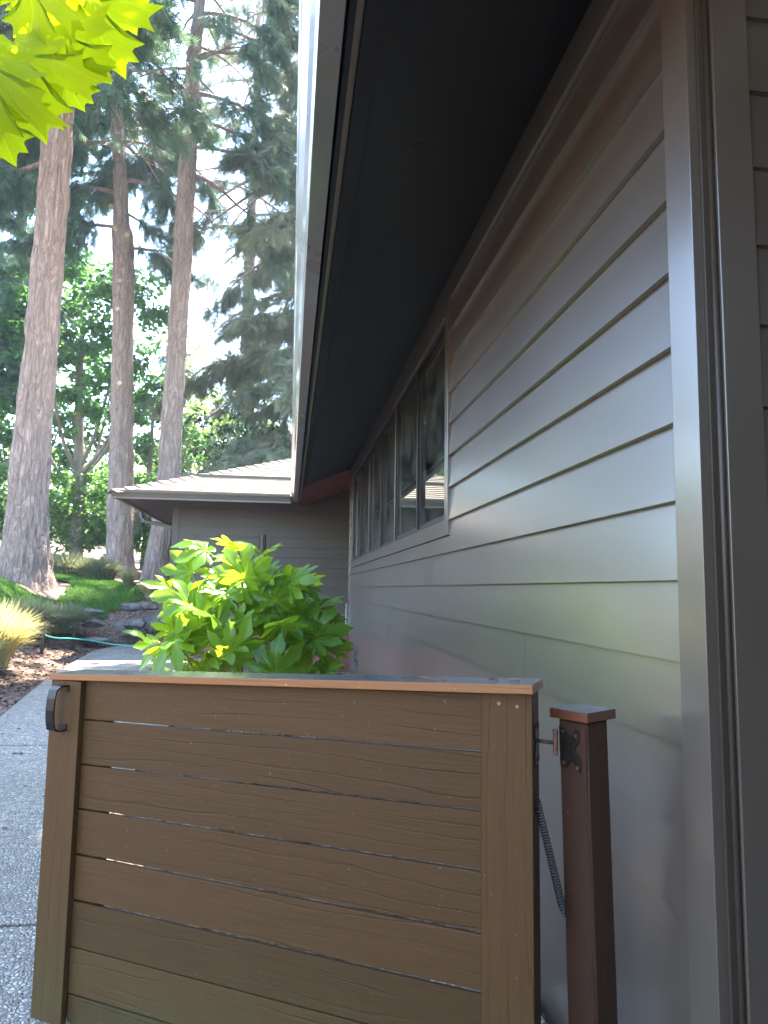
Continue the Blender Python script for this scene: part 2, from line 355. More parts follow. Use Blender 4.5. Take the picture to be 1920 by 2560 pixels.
# ---------------------------------------------------------------- baked instancer
def scatter(name, pos, dirv, nrm, size, TV, TF, mat, parent=None, rnd=None, smooth=False, extra=None, width=None):
    """TV (k,3): x side, y along dir, z along normal"""
    pos = np.asarray(pos, float); dirv = np.asarray(dirv, float); nrm = np.asarray(nrm, float)
    dirv /= np.linalg.norm(dirv, axis=1, keepdims=True)+1e-9
    side = np.cross(dirv, nrm); side /= np.linalg.norm(side, axis=1, keepdims=True)+1e-9
    nn = np.cross(side, dirv); size = np.broadcast_to(np.asarray(size, float), (len(pos),))
    w = size if width is None else np.asarray(width)
    TV = np.asarray(TV, float); k = len(TV); N = len(pos)
    V = pos[:, None, :] + TV[None, :, 0, None]*side[:, None, :]*w[:, None, None] + size[:, None, None]*(TV[None, :, 1, None]*dirv[:, None, :] + TV[None, :, 2, None]*nn[:, None, :])
    F = (np.asarray(TF)[None, :, :] + (np.arange(N)*k)[:, None, None]).reshape(-1, len(TF[0]))
    r = rng.random(N) if rnd is None else np.asarray(rnd)
    o = mesh_np(name, V.reshape(-1, 3), F, mat, parent, np.repeat(r, k), smooth)
    if extra is not None:
        a = o.data.attributes.new('vein', 'FLOAT', 'POINT'); a.data.foreach_set('value', np.tile(np.asarray(extra, np.float32), N))
    return o
def unit(n): v = rng.normal(size=(n, 3)); return v/np.linalg.norm(v, axis=1, keepdims=True)

# spray of needles: a drooping flat twig with needle fingers (triangles)
def spray_template(n=9):
    V = []; F = []
    for i in range(n):
        y = i/n; L = .34*(1-.55*y)+.05
        for sgn in (-1, 1):
            a = len(V); V += [(0, y-.045, 0), (0, y+.045, -.02), (sgn*L, y+.20, -.10-.12*random.random())]; F.append((a, a+1, a+2))
    a = len(V); V += [(-.03, 0, 0), (.03, 0, 0), (0, 1.1, -.08)]; F.append((a, a+1, a+2))
    return V, F
SPV, SPF = spray_template()
# simple leaf: folded diamond, two quads
LFV = [(0, 0, 0), (.32, .35, .05), (.24, .75, .02), (0, 1, -.06), (-.24, .75, .02), (-.32, .35, .05)]
LFF = [(0, 1, 2, 3), (0, 3, 4, 5)]
# ---------------------------------------------------------------- ground levels
def p_(Y): return .025*(np.clip(Y, 2, 13)-2)
def xe(Y): return np.interp(Y, [0, 3, 6.8, 9.4, 12, 20], [-2.2, -2.35, -2.5, -2.88, -3.08, -3.08])
def ss(t): t = np.clip(t, 0, 1); return t*t*(3-2*t)
def zt(X, Y):
    X = np.asarray(X, float); Y = np.asarray(Y, float)
    dx = np.maximum(0, xe(Y)-X); dy = np.maximum(0, Y-13.3)*(X < 8)
    d = np.hypot(dx, dy); w = np.interp(Y, [0, 8, 12, 14], [4.5, 3.6, 2.8, 2.3]); Rr = np.interp(Y, [0, 4, 9, 13], [.35, .5, .85, 1.03])
    z = p_(Y) + Rr*ss(d/w) + .13*np.maximum(0, -X-4)*ss(d/3) + .045*np.maximum(0, Y-15)
    z += .02*np.sin(X*2.3+Y*1.1)*ss(d/1.5)
    return z
def grid_sheet(name, xs, ys, zf, mat, parent=None, keep=None, smooth=True):
    X, Y = np.meshgrid(xs, ys); Z = zf(X, Y); V = np.stack([X, Y, Z], -1).reshape(-1, 3)
    nx = len(xs); i = np.arange(len(ys)-1)[:, None]*nx+np.arange(nx-1)[None]; F = np.stack([i, i+1, i+nx+1, i+nx], -1).reshape(-1, 4)
    if keep is not None:
        c = V[F].mean(1); F = F[keep(c[:, 0], c[:, 1])]
    return mesh_np(name, V, F, mat, parent, smooth=smooth)
def gnoise(X, Y): return zt(X, Y) - .03 + .012*np.sin(X*9.1+Y*3)*np.sin(Y*7.7-X*2)
xs = np.concatenate([np.linspace(-90, -14, 16), np.linspace(-13, 2, 151)[0:], np.linspace(3, 90, 16)])
ys = np.concatenate([np.linspace(-60, -4, 10), np.linspace(-3, 30, 264), np.linspace(32, 150, 20)])
g = tag(grid_sheet('ground', xs, ys, gnoise, M['ground']), 'brown bark mulch ground rising to the left of the path', kind='structure')
# bark chips
n = 26000; X = rng.uniform(-5.2, -2.0, n); Y = 3+10.6*rng.random(n)**.8; k = (X < xe(Y)+.02) ; X = X[k]; Y = Y[k]
X2 = rng.uniform(-1.0, .8, 5000); Y2 = rng.uniform(2.4, 10.2, 5000); X = np.r_[X, X2]; Y = np.r_[Y, Y2]; n = len(X)
nr = unit(n)*.45+[0, 0, 1]; dv = unit(n)*[1, 1, .15]
tag(scatter('mulch_chips', np.c_[X, Y, zt(X, Y)-.022], dv, nr, rng.uniform(.02, .055, n), [(-.3, 0, 0), (.3, 0, 0), (.22, 1, .03), (-.26, .9, .05)], [(0, 1, 2, 3)], M['chip']), 'loose bark chips covering the bed beside the path', kind='stuff')
# path slabs
def slab(y0, y1, last=False):
    nrow = max(2, int((y1-y0)/.25)); L = []; Rr = []
    for i in range(nrow+1):
        y = y0+(y1-y0)*i/nrow
        xl = float(xe(y)) if y < 12 else float(np.interp(y, [12, 12.5, 12.9, 13.2, 13.3], [-3.08, -2.98, -2.75, -2.35, -2.05]))
        xr = .80 if y < 2.45 else float(np.interp(y, [2.45, 2.95, 3.8, 14], [-.55, -.9, -.98, -.98])); L.append((xl, y)); Rr.append((xr, y))
    m = MB()
    for i in range(nrow):
        a, b, c, d = L[i], Rr[i], Rr[i+1], L[i+1]
        z = lambda p: float(p_(p[1]))
        m.quad8([(a[0], a[1], z(a)-.06), (b[0], b[1], z(b)-.06), (c[0], c[1], z(c)-.06), (d[0], d[1], z(d)-.06), (a[0], a[1], z(a)+.012), (b[0], b[1], z(b)+.012), (c[0], c[1], z(c)+.012), (d[0], d[1], z(d)+.012)])
    return m
pm = MB(); joints = [-3.0, .2, 2.953, 5.756, 8.6, 11.3, 13.3]
for a, b in zip(joints, joints[1:]):
    s_ = slab(a+.011, b-.011); n0 = len(pm.v); pm.v += s_.v; pm.f += [[i+n0 for i in f] for f in s_.f]
tag(pm.build('path', M['aggregate']), 'exposed pebble aggregate garden path in slabs', kind='structure')
n = 420; X = rng.uniform(-3, .6, n); Y = rng.uniform(2.4, 12, n); k = X > xe(Y)+.03; X = X[k]; Y = Y[k]; n = len(X)
tag(scatter('fallen_leaves', np.c_[X, Y, p_(Y)+.016], unit(n)*[1, 1, .05], unit(n)*.15+[0, 0, 1], rng.uniform(.012, .05, n), LFV, LFF, M['chip']), 'dry needles and small leaves scattered over the path', kind='stuff')
# lawn
LP = np.array([(-2.95, 14.95), (-3.2, 14.5), (-3.6, 14.15), (-4.0, 13.6), (-4.25, 12.4), (-4.8, 11.4), (-6.5, 10.8), (-16, 10.5), (-16, 16.2), (-8, 15.9), (-6.2, 15.7), (-5.2, 16.3), (-4.6, 16.9), (-4.0, 16.9), (-3.45, 16.0), (-3.1, 15.4)])
def lawn_keep(x, y):
    x = x+.05*np.sin(y*7)+.04*np.sin(y*17+x*5); y = y+.05*np.sin(x*8); ins = np.zeros(np.shape(x), bool)
    for (x1, y1), (x2, y2) in zip(LP, np.roll(LP, -1, 0)):
        ins ^= ((y1 > y) != (y2 > y)) & (x < (x2-x1)*(y-y1)/(y2-y1+1e-9)+x1)
    return ins & (np.hypot(x+5.1, (y-14.6)) > .85)
tag(grid_sheet('lawn', np.linspace(-16, -2.5, 260), np.linspace(10, 17.5, 150), lambda X, Y: zt(X, Y)+.004, M['lawn'], keep=lawn_keep), 'mown green lawn on the slope left of the path', kind='structure')
n = 130000; X = rng.uniform(-9, -2.8, n); Y = rng.uniform(10.5, 17, n); k = lawn_keep(X, Y); X = X[k]; Y = Y[k]; n = len(X)
dv = unit(n)*[.5, .5, 0]+[0, 0, 1]; nr = unit(n)
tag(scatter('grass', np.c_[X, Y, zt(X, Y)], dv, nr, rng.uniform(.03, .07, n), [(-.12, 0, 0), (.12, 0, 0), (0, 1, .15)], [(0, 1, 2)], M['grass']), 'short green grass blades of the lawn', kind='stuff')

# ================================================================ HOUSE
HX = .85; YC = 1.335; WE = 10.12; SL = .4
def zsof(X): return 3.035 + SL*(X-HX)
house = empty('house', (HX, 5, 0), label='grey lap sided house with dark eaves and a low hipped wing behind', cat='house')
def H(o):  # keep world coordinates under the house empty
    o.parent = house; o.matrix_parent_inverse = Matrix.Translation((-HX, -5, 0)); return o
rows = [1.3305 - .1745*k for k in range(8, 0, -1)] + [1.3305 + .1738*k for k in range(0, 10)]
rows = [z for z in rows if z > -.1]
WY0, WY1, WZ0, WZ1 = 3.70, 9.72, 1.596, 2.907
def siding_x(X, y0, y1, ztop, hole=None, joints={}, lap=.019):
    m = MB()
    for i, z0 in enumerate(rows):
        z1 = rows[i+1] if i+1 < len(rows) else ztop
        z1 = min(z1, ztop)
        if z1 <= z0: break
        segs = [(y0, y1, z0, z1)]
        if hole:
            hy0, hy1, hz0, hz1 = hole
            if z1 > hz0 and z0 < hz1:
                segs = [(y0, hy0, z0, z1), (hy1, y1, z0, z1)]
                if z0 < hz0: segs.append((hy0, hy1, z0, hz0-.003))
                if z1 > hz1 + .01: segs.append((hy0, hy1, hz1+.003, z1))
        for (a, b, c, d) in segs:
            js = [j for j in joints.get(round(z0, 2), []) if a < j < b]; cuts = [a]+js+[b]
            for u, v in zip(cuts, cuts[1:]):
                u2 = u+(.0012 if u != a else 0); v2 = v-(.0012 if v != b else 0)
                f = lambda z: X - lap + (lap-.0015)*(z-z0)/.174
                dz = .004
                m.quad8([(f(c), u2, c), (X+.01, u2, c), (X+.01, v2, c), (f(c), v2, c), (f(d), u2, d+0), (X+.01, u2, d), (X+.01, v2, d), (f(d), v2, d)])
    return m
jr = {}
def addj(z, y):
    z0 = max([r for r in rows if r <= z+.02]); jr.setdefault(round(z0, 2), []).append(y)
addj(1.55, 3.353); addj(1.40, 4.19); addj(1.07, 2.49); addj(.70, 3.9); addj(.9, 6.1); addj(.37, 2.9); addj(1.2, 7.2); addj(.55, 8.1)
H(siding_x(HX, 1.44, WE-.09, 2.894, (WY0, WY1, WZ0, WZ1), jr).build('side_wall', M['siding']))
H(bx('frieze_board', M['trim'], None, HX-.0205, HX+.01, 1.44, WE, 2.9, 3.030, .002))
H(bx('wall_base', M['wing_siding'], None, HX-.002, HX+.12, 1.36, WE, -.4, .03, 0))
# near outside corner
m = MB(); m.box(HX-.0225, HX+.004, 1.338, 1.4385, -.2, 3.03); H(m.build('corner_board', M['trim'], bevel=.002))
m = MB(); m.box(HX-.002, HX+.016, 1.3285, 1.3378, -.2, 3.03); H(m.build('corner_reveal', M['reveal'], bevel=.0015))
m = MB(); m.tube([(HX+.017, 1.326, -.2), (HX+.017, 1.326, 3.04)], .0065, 10); H(m.build('corner_bead', M['reveal'], smooth=True))
m = MB(); m.box(HX+.023, HX+.106, 1.3125, 1.33, -.2, 3.1); H(m.build('corner_board', M['trim'], bevel=.002))
# wall facing the camera on the right
m = MB()
zr = [1.512-.1745*k for k in range(9, 0, -1)] + [1.512+.1755*k for k in range(0, 11)]
for i, z0 in enumerate(zr[:-1]):
    z1 = zr[i+1]; Y = 1.33
    m.quad8([(HX+.1065, Y-.013, z0), (4.6, Y-.013, z0), (4.6, Y+.02, z0), (HX+.1065, Y+.02, z0), (HX+.1065, Y-.001, z1), (4.6, Y-.001, z1), (4.6, Y+.02, z1), (HX+.1065, Y+.02, z1)])
H(m.build('gable_wall', M['siding']))
# far corner of the long wall
H(bx('corner_board', M['trim'], None, HX-.0225, HX+.01, WE-.0885, WE+.012, -.1, 3.03, .002))
m = MB()
for i, z0 in enumerate(rows):
    z1 = rows[i+1] if i+1 < len(rows) else 3.3
    m.quad8([(HX+.012, WE-.02, z0), (4.6, WE-.02, z0), (4.6, WE+.009, z0), (HX+.012, WE+.009, z0), (HX+.012, WE-.02, z1), (4.6, WE-.02, z1), (4.6, WE+.001, z1), (HX+.012, WE+.001, z1)])
H(m.build('end_wall', M['wing_siding']))
# --- windows: casing, three two-pane sliders, room behind
m = MB(); o = .016
m.box(HX-o-.009, HX+.01, WY0, WY0+.075, WZ0, WZ1); m.box(HX-o-.009, HX+.01, WY1-.075, WY1, WZ0, WZ1)
m.box(HX-o-.009, HX+.01, WY0+.0752, WY1-.0752, WZ0, WZ0+.085); m.box(HX-o-.009, HX+.01, WY0+.0752, WY1-.0752, WZ1-.075, WZ1)
H(m.build('window_casing', M['trim'], bevel=.0018))
gy0 = WY0+.075; gy1 = WY1-.075; gz0 = WZ0+.085; gz1 = WZ1-.075
W = (gy1-gy0)/3
for i in range(3):
    a = gy0+W*i; b = a+W; mid = (a+b)/2
    fr = MB()
    fr.box(HX-.008, HX+.09, a+.001, a+.022, gz0, gz1); fr.box(HX-.008, HX+.09, b-.022, b-.001, gz0, gz1)
    fr.box(HX-.008, HX+.09, a+.0222, b-.0222, gz0, gz0+.025); fr.box(HX-.008, HX+.09, a+.0222, b-.0222, gz1-.025, gz1); fr.box(HX-.004, HX+.05, mid-.021, mid+.012, gz0+.0254, gz1-.0254)
    win = H(fr.build('window', M['frame'], bevel=.0015))
    if i: m = MB(); m.box(HX-.012, HX-.0085, a-.012, a+.012, gz0, gz1); H(m.build('mullion_cover', M['sash'], bevel=.001))
    win['label'] = ['window nearest the camera, reflecting the wing roof', 'middle window of the long wall', 'window nearest the wing'][i]
    # near sash slides on the inner track, far sash is fixed on the outer track
    def sash(u, v, x, name, mt):
        s_ = MB(); w_ = .026
        s_.box(x, x+.028, u, u+w_, gz0+.0255, gz1-.0255); s_.box(x, x+.028, v-w_, v, gz0+.0255, gz1-.0255)
        s_.box(x+.0005, x+.0275, u+w_+.0003, v-w_-.0003, gz0+.0255, gz0+.0255+w_); s_.box(x+.0005, x+.0275, u+w_+.0003, v-w_-.0003, gz1-.0255-w_, gz1-.0255)
        so_ = s_.build(name, mt, bevel=.0015); so_.parent = win
        gp = MB(); gp.box(x+.011, x+.016, u+w_-.003, v-w_+.003, gz0+.055, gz1-.055); go = gp.build('pane', M['glass']); go.parent = win
        if go: pass
    sash(a+.024, mid-.0215, HX+.014, 'sash', M['frame'])
    sash(mid+.0125, b-.024, HX+.002, 'sash', M['frame'])
m = MB(); m.box(HX+.1, 4.4, WY0-.3, WY1+.2, 1.0, 1.02); m.box(4.4, 4.45, WY0-.3, WY1+.2, 1.02, 2.98); m.box(HX+.1, 4.4, WY0-.35, WY0-.3, 1.0, 2.98); m.box(HX+.1, 4.4, WY1+.2, WY1+.25, 1.0, 2.98)
m.box(HX+.095, HX+.11, WY0-.3, WY0+.07, 1.02, 2.98); m.box(HX+.095, HX+.11, WY1-.07, WY1+.2, 1.02, 2.98); m.box(HX+.095, HX+.11, WY0+.07, WY1-.07, 1.02, gz0); 
H(m.build('interior_room', M['room']))
m = MB(); m.box(HX+.11, 4.4, WY0-.3, WY1+.2, 2.86, 2.88); H(m.build('interior_ceiling', M['ceil']))
# crawl space vent
m = MB(); m.box(HX-.026, HX-.008, 8.62, 8.66, .34, .60); m.box(HX-.026, HX-.008, 8.98, 9.02, .34, .60); m.box(HX-.026, HX-.008, 8.66, 8.98, .34, .365); m.box(HX-.026, HX-.008, 8.66, 8.98, .575, .60)
v = H(m.build('vent', M['trim'], bevel=.001))
m = MB()
for k in range(3):
    z = .385+k*.062; m.quad8([(HX-.040, 8.662, z), (HX-.012, 8.662, z+.03), (HX-.012, 8.978, z+.03), (HX-.040, 8.978, z), (HX-.042, 8.662, z+.006), (HX-.013, 8.662, z+.037), (HX-.013, 8.978, z+.037), (HX-.042, 8.978, z+.006)])
lv = m.build('louver', M['dark']); lv.parent = v
# --- soffit of the main roof (slopes with the rafters)
XO = .150
def slope_slab(x0, x1, y0, y1, dz0, dz1):
    m = MB(); z = zsof
    m.quad8([(x0, y0, z(x0)+dz0), (x1, y0, z(x1)+dz0), (x1, y1, z(x1)+dz0), (x0, y1, z(x0)+dz0), (x0, y0, z(x0)+dz1), (x1, y0, z(x1)+dz1), (x1, y1, z(x1)+dz1), (x0, y1, z(x0)+dz1)]); return m
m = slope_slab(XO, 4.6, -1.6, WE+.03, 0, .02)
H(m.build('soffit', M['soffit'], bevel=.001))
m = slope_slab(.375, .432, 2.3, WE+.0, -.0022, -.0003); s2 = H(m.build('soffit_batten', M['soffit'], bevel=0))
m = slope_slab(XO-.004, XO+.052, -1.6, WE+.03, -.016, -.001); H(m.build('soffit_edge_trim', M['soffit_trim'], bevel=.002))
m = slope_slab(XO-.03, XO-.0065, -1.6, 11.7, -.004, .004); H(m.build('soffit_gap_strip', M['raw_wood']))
m = MB()
for k in range(19):
    y0 = WE+.032+k*.145
    if y0 > 12.7: break
    z = zsof; x0, x1 = XO-.004, 4.0; y1 = y0+.142
    m.quad8([(x0, y0, z(x0)-.004), (x1, y0, z(x1)-.004), (x1, y1, z(x1)-.004), (x0, y1, z(x0)-.004), (x0, y0, z(x0)+.016), (x1, y0, z(x1)+.016), (x1, y1, z(x1)+.016), (x0, y1, z(x0)+.016)])
H(m.build('entry_soffit', M['red_soffit'], bevel=.002)); 
# fascia + gutter along the main eave
ZG0, ZG1 = 2.700, 2.835
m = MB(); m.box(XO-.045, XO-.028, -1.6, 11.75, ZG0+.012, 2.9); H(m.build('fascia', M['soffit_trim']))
def gutter(along, fixed, a, b, outward, z0, z1, back):
    """K-style profile; returns MB. profile coords (o, z): o = distance outward from the fascia"""
    prof = [(0, z0), (.062, z0), (.064, z0+.03), (.070, z0+.038), (.084, z0+.075), (.104, z0+.105), (.108, z1-.006), (.112, z1), (.098, z1+.001), (.098, z1-.006), (.0, z1-.03)]
    m = MB()
    for t in (a, b):
        for o_, z in prof:
            q = fixed+outward*o_
            m.v.append((q, t, z) if along == 'y' else (t, q, z))
    k = len(prof)
    for i in range(k): j = (i+1) % k; m.f.append([i, j, k+j, k+i])
    m.f.append(list(range(k))); m.f.append([k+i for i in reversed(range(k))]); return m
H(gutter('y', .094, -1.6, 11.66, -1, ZG0, ZG1, 0).build('gutter', M['gutter']))
# upper house roof and wing roof
YE = 11.72; YR = YE+3.9; RZ = 2.80
def roof_plane(name, org, ux, uy, poly, mat):
    """poly in plane coords (u across, v up slope); shingle courses as real steps"""
    org = Vector(org); ux = Vector(ux).normalized(); uy = Vector(uy).normalized(); nn = ux.cross(uy).normalized()
    if nn.z < 0: nn = -nn
    bm = bmesh.new(); 
    vmax = max(p[1] for p in poly); k = 0; V = []; F = []; UV = []
    import itertools
    def clip(poly, v0, v1):
        def half(P, f, ins):
            out = []
            for i in range(len(P)):
                a, b = P[i], P[(i+1) % len(P)]; da, db = f(a), f(b)
                if da >= 0: out.append(a)
                if (da >= 0) != (db >= 0):
                    t = da/(da-db); out.append((a[0]+(b[0]-a[0])*t, a[1]+(b[1]-a[1])*t))
            return out
        P = half(poly, lambda p: p[1]-v0, 1); return half(P, lambda p: v1-p[1], 1) if len(P) > 2 else []
    uvl = bm.loops.layers.uv.new('UVMap'); v = 0
    while v < vmax:
        P = clip(poly, v, min(v+.14, vmax))
        if len(P) > 2:
            h = lambda q: .014*(1-(q-v)/.14)
            vs = [bm.verts.new(org+ux*p[0]+uy*p[1]+nn*(h(p[1]))) for p in P]
            try:
                f = bm.faces.new(vs)
                for lp, p in zip(f.loops, P): lp[uvl].uv = (p[0]+5, p[1]+.0001)
            except ValueError: pass
            lo = [p for p in P if abs(p[1]-v) < 1e-5]
            if len(lo) == 2:
                q = [bm.verts.new(org+ux*p[0]+uy*p[1]+nn*hh) for p, hh in ((lo[0], .014), (lo[1], .014), (lo[1], -.002), (lo[0], -.002))]
                f = bm.faces.new(q)
                for lp in f.loops: lp[uvl].uv = (0, 0)
        v += .14
    me = bpy.data.meshes.new(name); bm.to_mesh(me); bm.free(); return H(link(name, me, mat))
c = math.sqrt(1+SL*SL)
EX = -2.84
WR = 3.9; XR = EX+WR
def sl_(d): return d*c
roof_plane('wing_roof', (EX, YE, RZ), (1, 0, 0), (0, 1, SL), [(0, 0), (-EX+.0, 0), (-EX+WR, sl_(WR)), (WR, sl_(WR))], M['shingle'])
roof_plane('wing_roof_side', (EX, YE+2*WR, RZ), (0, -1, 0), (1, 0, SL), [(0, 0), (2*WR, 0), (WR, sl_(WR))], M['shingle'])
roof_plane('wing_roof_back', (8, YE+2*WR, RZ), (-1, 0, 0), (0, -1, SL), [(0, 0), (8-EX, 0), (8-EX-WR, sl_(WR)), (0, sl_(WR))], M['shingle'])
roof_plane('main_roof', (.0, 16.8, RZ), (0, -1, 0), (1, 0, SL), [(16.8-YE, 0), (18.6, 0), (18.6, sl_(5.2)), (16.8-YE-5.2, sl_(5.2))], M['shingle'])
roof_plane('main_roof_far', (10.4, -1.8, RZ), (0, 1, 0), (-1, 0, SL), [(0, 0), (18.6, 0), (18.6, sl_(5.2)), (0, sl_(5.2))], M['shingle'])
# hip cap shingles
m = MB(); N = 26; hipv = Vector((1, 1, SL)).normalized(); side = Vector((1, -1, 0)).normalized(); Lh = 3.9*math.sqrt(2+SL*SL)
up = side.cross(hipv).normalized(); up = up if up.z > 0 else -up
for i in range(N):
    s0 = Lh*i/N-.02; s1 = s0+Lh/N*1.25; base = Vector((EX, YE, RZ+.012))
    pts = []
    for s, lift in ((s0, .030), (s1, .006)):
        cpt = base+hipv*s; pts.append([cpt-side*.15-up*.062+up*lift, cpt+up*lift*1.1, cpt+side*.15-up*.062+up*lift])
    (a, b, c_), (d, e, f_) = pts; n0 = len(m.v)
    th = up*.012
    m.quad8([a-th, b-th, e-th, d-th, a, b, e, d]); m.quad8([b-th, c_-th, f_-th, e-th, b, c_, f_, e])
H(m.build('hip_ridge_cap', M['shingle']))
# wing walls
YW = 12.8; XW = -2.04
m = MB(); zr2 = [2.72-.1745*k for k in range(0, 17)][::-1]
for i, z0 in enumerate(zr2):
    z1 = zr2[i+1] if i+1 < len(zr2) else 3.3
    m.quad8([(XW+.09, YW-.020, z0), (4.6, YW-.020, z0), (4.6, YW+.02, z0), (XW+.09, YW+.02, z0), (XW+.09, YW-.001, z1), (4.6, YW-.001, z1), (4.6, YW+.02, z1), (XW+.09, YW+.02, z1)])
H(m.build('wing_wall', M['wing_siding']))
m = MB()
for i, z0 in enumerate(zr2):
    z1 = zr2[i+1] if i+1 < len(zr2) else 3.0
    m.quad8([(XW-.020, YW+.09, z0), (XW+.02, YW+.09, z0), (XW+.02, YE+2*WR-1.08, z0), (XW-.016, YE+2*WR-1.08, z0), (XW-.001, YW+.09, z1), (XW+.02, YW+.09, z1), (XW+.02, YE+2*WR-1.08, z1), (XW-.001, YE+2*WR-1.08, z1)])
H(m.build('wing_side_wall', M['wing_siding']))
m = MB(); m.box(XW-.026, XW+.0895, YW-.026, YW+.0, 0, 3.05); m.box(XW-.026, XW+.0, YW+.0005, YW+.0895, 0, 3.05)
H(m.build('wing_corner_board', M['wing_siding'], bevel=.002))
# wing soffits (sloping with the roof)
m = MB(); z_ = 2.72
th = .015
m.face([(EX+.1, YE+.1, z_), (XW, YW, z_+SL*.72), (XW, YE+2*WR-1.0, z_+SL*.72), (EX+.1, YE+2*WR-.1, z_)])
m.face([(EX+.1, YE+.1, z_), (.12, YE+.1, z_), (.12, YW, z_+SL*.72), (XW, YW, z_+SL*.72)])
H(m.build('wing_soffit', M['pink_soffit']))
m = MB(); m.quad8([(EX+.10, YE+.1, z_-.02), (EX+.16, YE+.1, z_-.02), (XW+.01, YW-.01, z_+SL*.72-.02), (XW-.04, YW+.03, z_+SL*.72-.02), (EX+.10, YE+.1, z_-.002), (EX+.16, YE+.1, z_-.002), (XW+.01, YW-.01, z_+SL*.72-.002), (XW-.04, YW+.03, z_+SL*.72-.002)])
H(m.build('hip_rafter_trim', M['pink_soffit']))
m = MB(); m.box(EX+.085, .0, YE+.095, YE+.112, ZG0+.005, RZ+.02); m.box(EX+.085, EX+.102, YE+.1125, YE+2*WR-.1, ZG0+.005, RZ+.02); H(m.build('wing_fascia', M['gutter_dark']))
H(gutter('x', YE+.094, EX-.02, -.025, -1, ZG0-.005, ZG1-.005, 0).build('wing_gutter', M['gutter_dark']))
H(gutter('y', EX+.084, YE+.05, YE+2*WR-.1, -1, ZG0-.005, ZG1-.005, 0).build('wing_side_gutter', M['gutter_dark']))
m = MB(); m.tube([(EX+.02, 13.9, 2.70), (EX+.02, 13.9, 2.60), (EX+.10, 13.9, 2.52), (XW-.09, 13.6, 2.40), (XW-.05, 13.55, 2.3), (XW-.05, 13.55, .6)], .035, 10); H(m.build('downspout', M['gutter_dark'], smooth=True))
# inner corner pipe where the long wall meets the entry
m = MB(); m.tube([(HX-.035, WE+.05, 1.1), (HX-.035, WE+.05, .2)], .012, 8); m.tube([(HX-.035, WE+.05, .55), (HX-.12, WE-.02, .5), (HX-.2, WE-.1, .28), (HX-.2, WE-.1, .1)], .010, 8); H(m.build('conduit', M['gutter'], smooth=True))

# unseen side and back walls, added to keep sky light off the near walls
m = MB(); m.box(1.6, 1.72, -1.6, 1.315, -.1, 3.3); H(m.build('blocker_side_wall', M['wing_siding']))
m = MB(); m.box(-.9, 1.595, -1.75, -1.63, -.1, 2.62); H(m.build('blocker_back_wall', M['wing_siding']))
# wall sconce
sc_root = empty('wall_sconce', (-.46, YW-.01, 2.08), label='dark cylinder up and down light on the wing wall behind the shrub', cat='wall lamp')
bx('mounting_plate', M['lamp_dark'], sc_root, -.05, .10, -.02, 0.0, -.16, .15, .003)
m = MB(); m.tube([(-.03, -.085, -.15), (-.03, -.085, .15)], .055, 24); m.build('lamp_body', M['lamp_dark'], sc_root, smooth=False)
m = MB(); m.box(-.045, -.015, -.04, -.02, -.02, .02); m.build('arm', M['lamp_dark'], sc_root)

# deck steps and planter at the entry
dk = empty('entry_deck', (-.5, 11.6, .2), label='low red painted wooden deck steps in front of the wing wall', cat='deck')
def dkp(name, pts, z0, z1):
    m = MB(); m.prism([(x+.5, y-11.6) for x, y in pts], z0-.2, z1-.2); return m.build(name, M['deck'], dk, .004)
dkp('step', [(-2.32, 12.28), (-.98, 10.75), (.78, 10.35), (.80, 12.72), (-2.32, 12.72)], .2, .44)
dkp('platform', [(-2.05, 12.45), (-.9, 11.25), (.80, 10.9), (.80, 12.73), (-2.05, 12.73)], .441, .60)
tag(bx('planter_box', M['deck'], None, .50, .845, 9.95, 10.30, .16, .68, .004), 'red brown wooden box standing against the end of the long wall', 'planter')

# ================================================================ GATE
GA = math.atan2(-.49952, .8663)
gate = empty('garden_gate', (-.712, 2.33, 0), GA, 'brown painted board gate with an orange cedar cap beside the wall', 'gate')
GL = 1.462
zl = [1.010, .896, .766, .639, .511, .383, .254, .127, .05]; zrr = [1.062, .927, .792, .658, .520, .392, .262, .130, .052]
def sl(x0, x1, z0l, z0r, z1l, z1r, y0, y1, m=None):
    """board whose edges slope linearly over the gate length"""
    m = m or MB(); f = lambda a, b, x: a+(b-a)*x/GL
    m.quad8([(x0, y0, f(z0l, z0r, x0)), (x1, y0, f(z0l, z0r, x1)), (x1, y1, f(z0l, z0r, x1)), (x0, y1, f(z0l, z0r, x0)),
             (x0, y0, f(z1l, z1r, x0)), (x1, y0, f(z1l, z1r, x1)), (x1, y1, f(z1l, z1r, x1)), (x0, y1, f(z1l, z1r, x0))]); return m
gaps = [.005, .005, .0062, .0068, .0078, .0035, .0045]
for i in range(8):
    g0 = gaps[i-1]/2 if i else 0; g1 = gaps[i]/2 if i < 7 else 0
    x0, x1 = (.075, 1.341) if i < 7 else (.118, 1.341)
    sl(x0, x1, zl[i+1]+g1, zrr[i+1]+g1, zl[i]-g0, zrr[i]-g0, .0215, .0335).build('board', M['gate'], gate, .0016)
sl(.0, .117, .046, .046, 1.012, 1.012, 0, .021).build('stile', M['gate_v'], gate, .0022)
sl(1.3425, GL, .06, .06, 1.066, 1.066, .014, .034).build('stile', M['gate_v'], gate, .0022)
sl(1.345, GL-.003, .06, .06, 1.066, 1.066, .0345, .112).build('hinge_stile', M['gate_v'], gate, .0022)
sl(.004, .185, .05, .05, 1.012, 1.012, .034, .074).build('back_stile', M['gate_v'], gate, .0022)
sl(-.004, GL+.006, 1.0125, 1.068, 1.0305, 1.0895, -.008, .128).build('cap', M['cap'], gate, .0015)
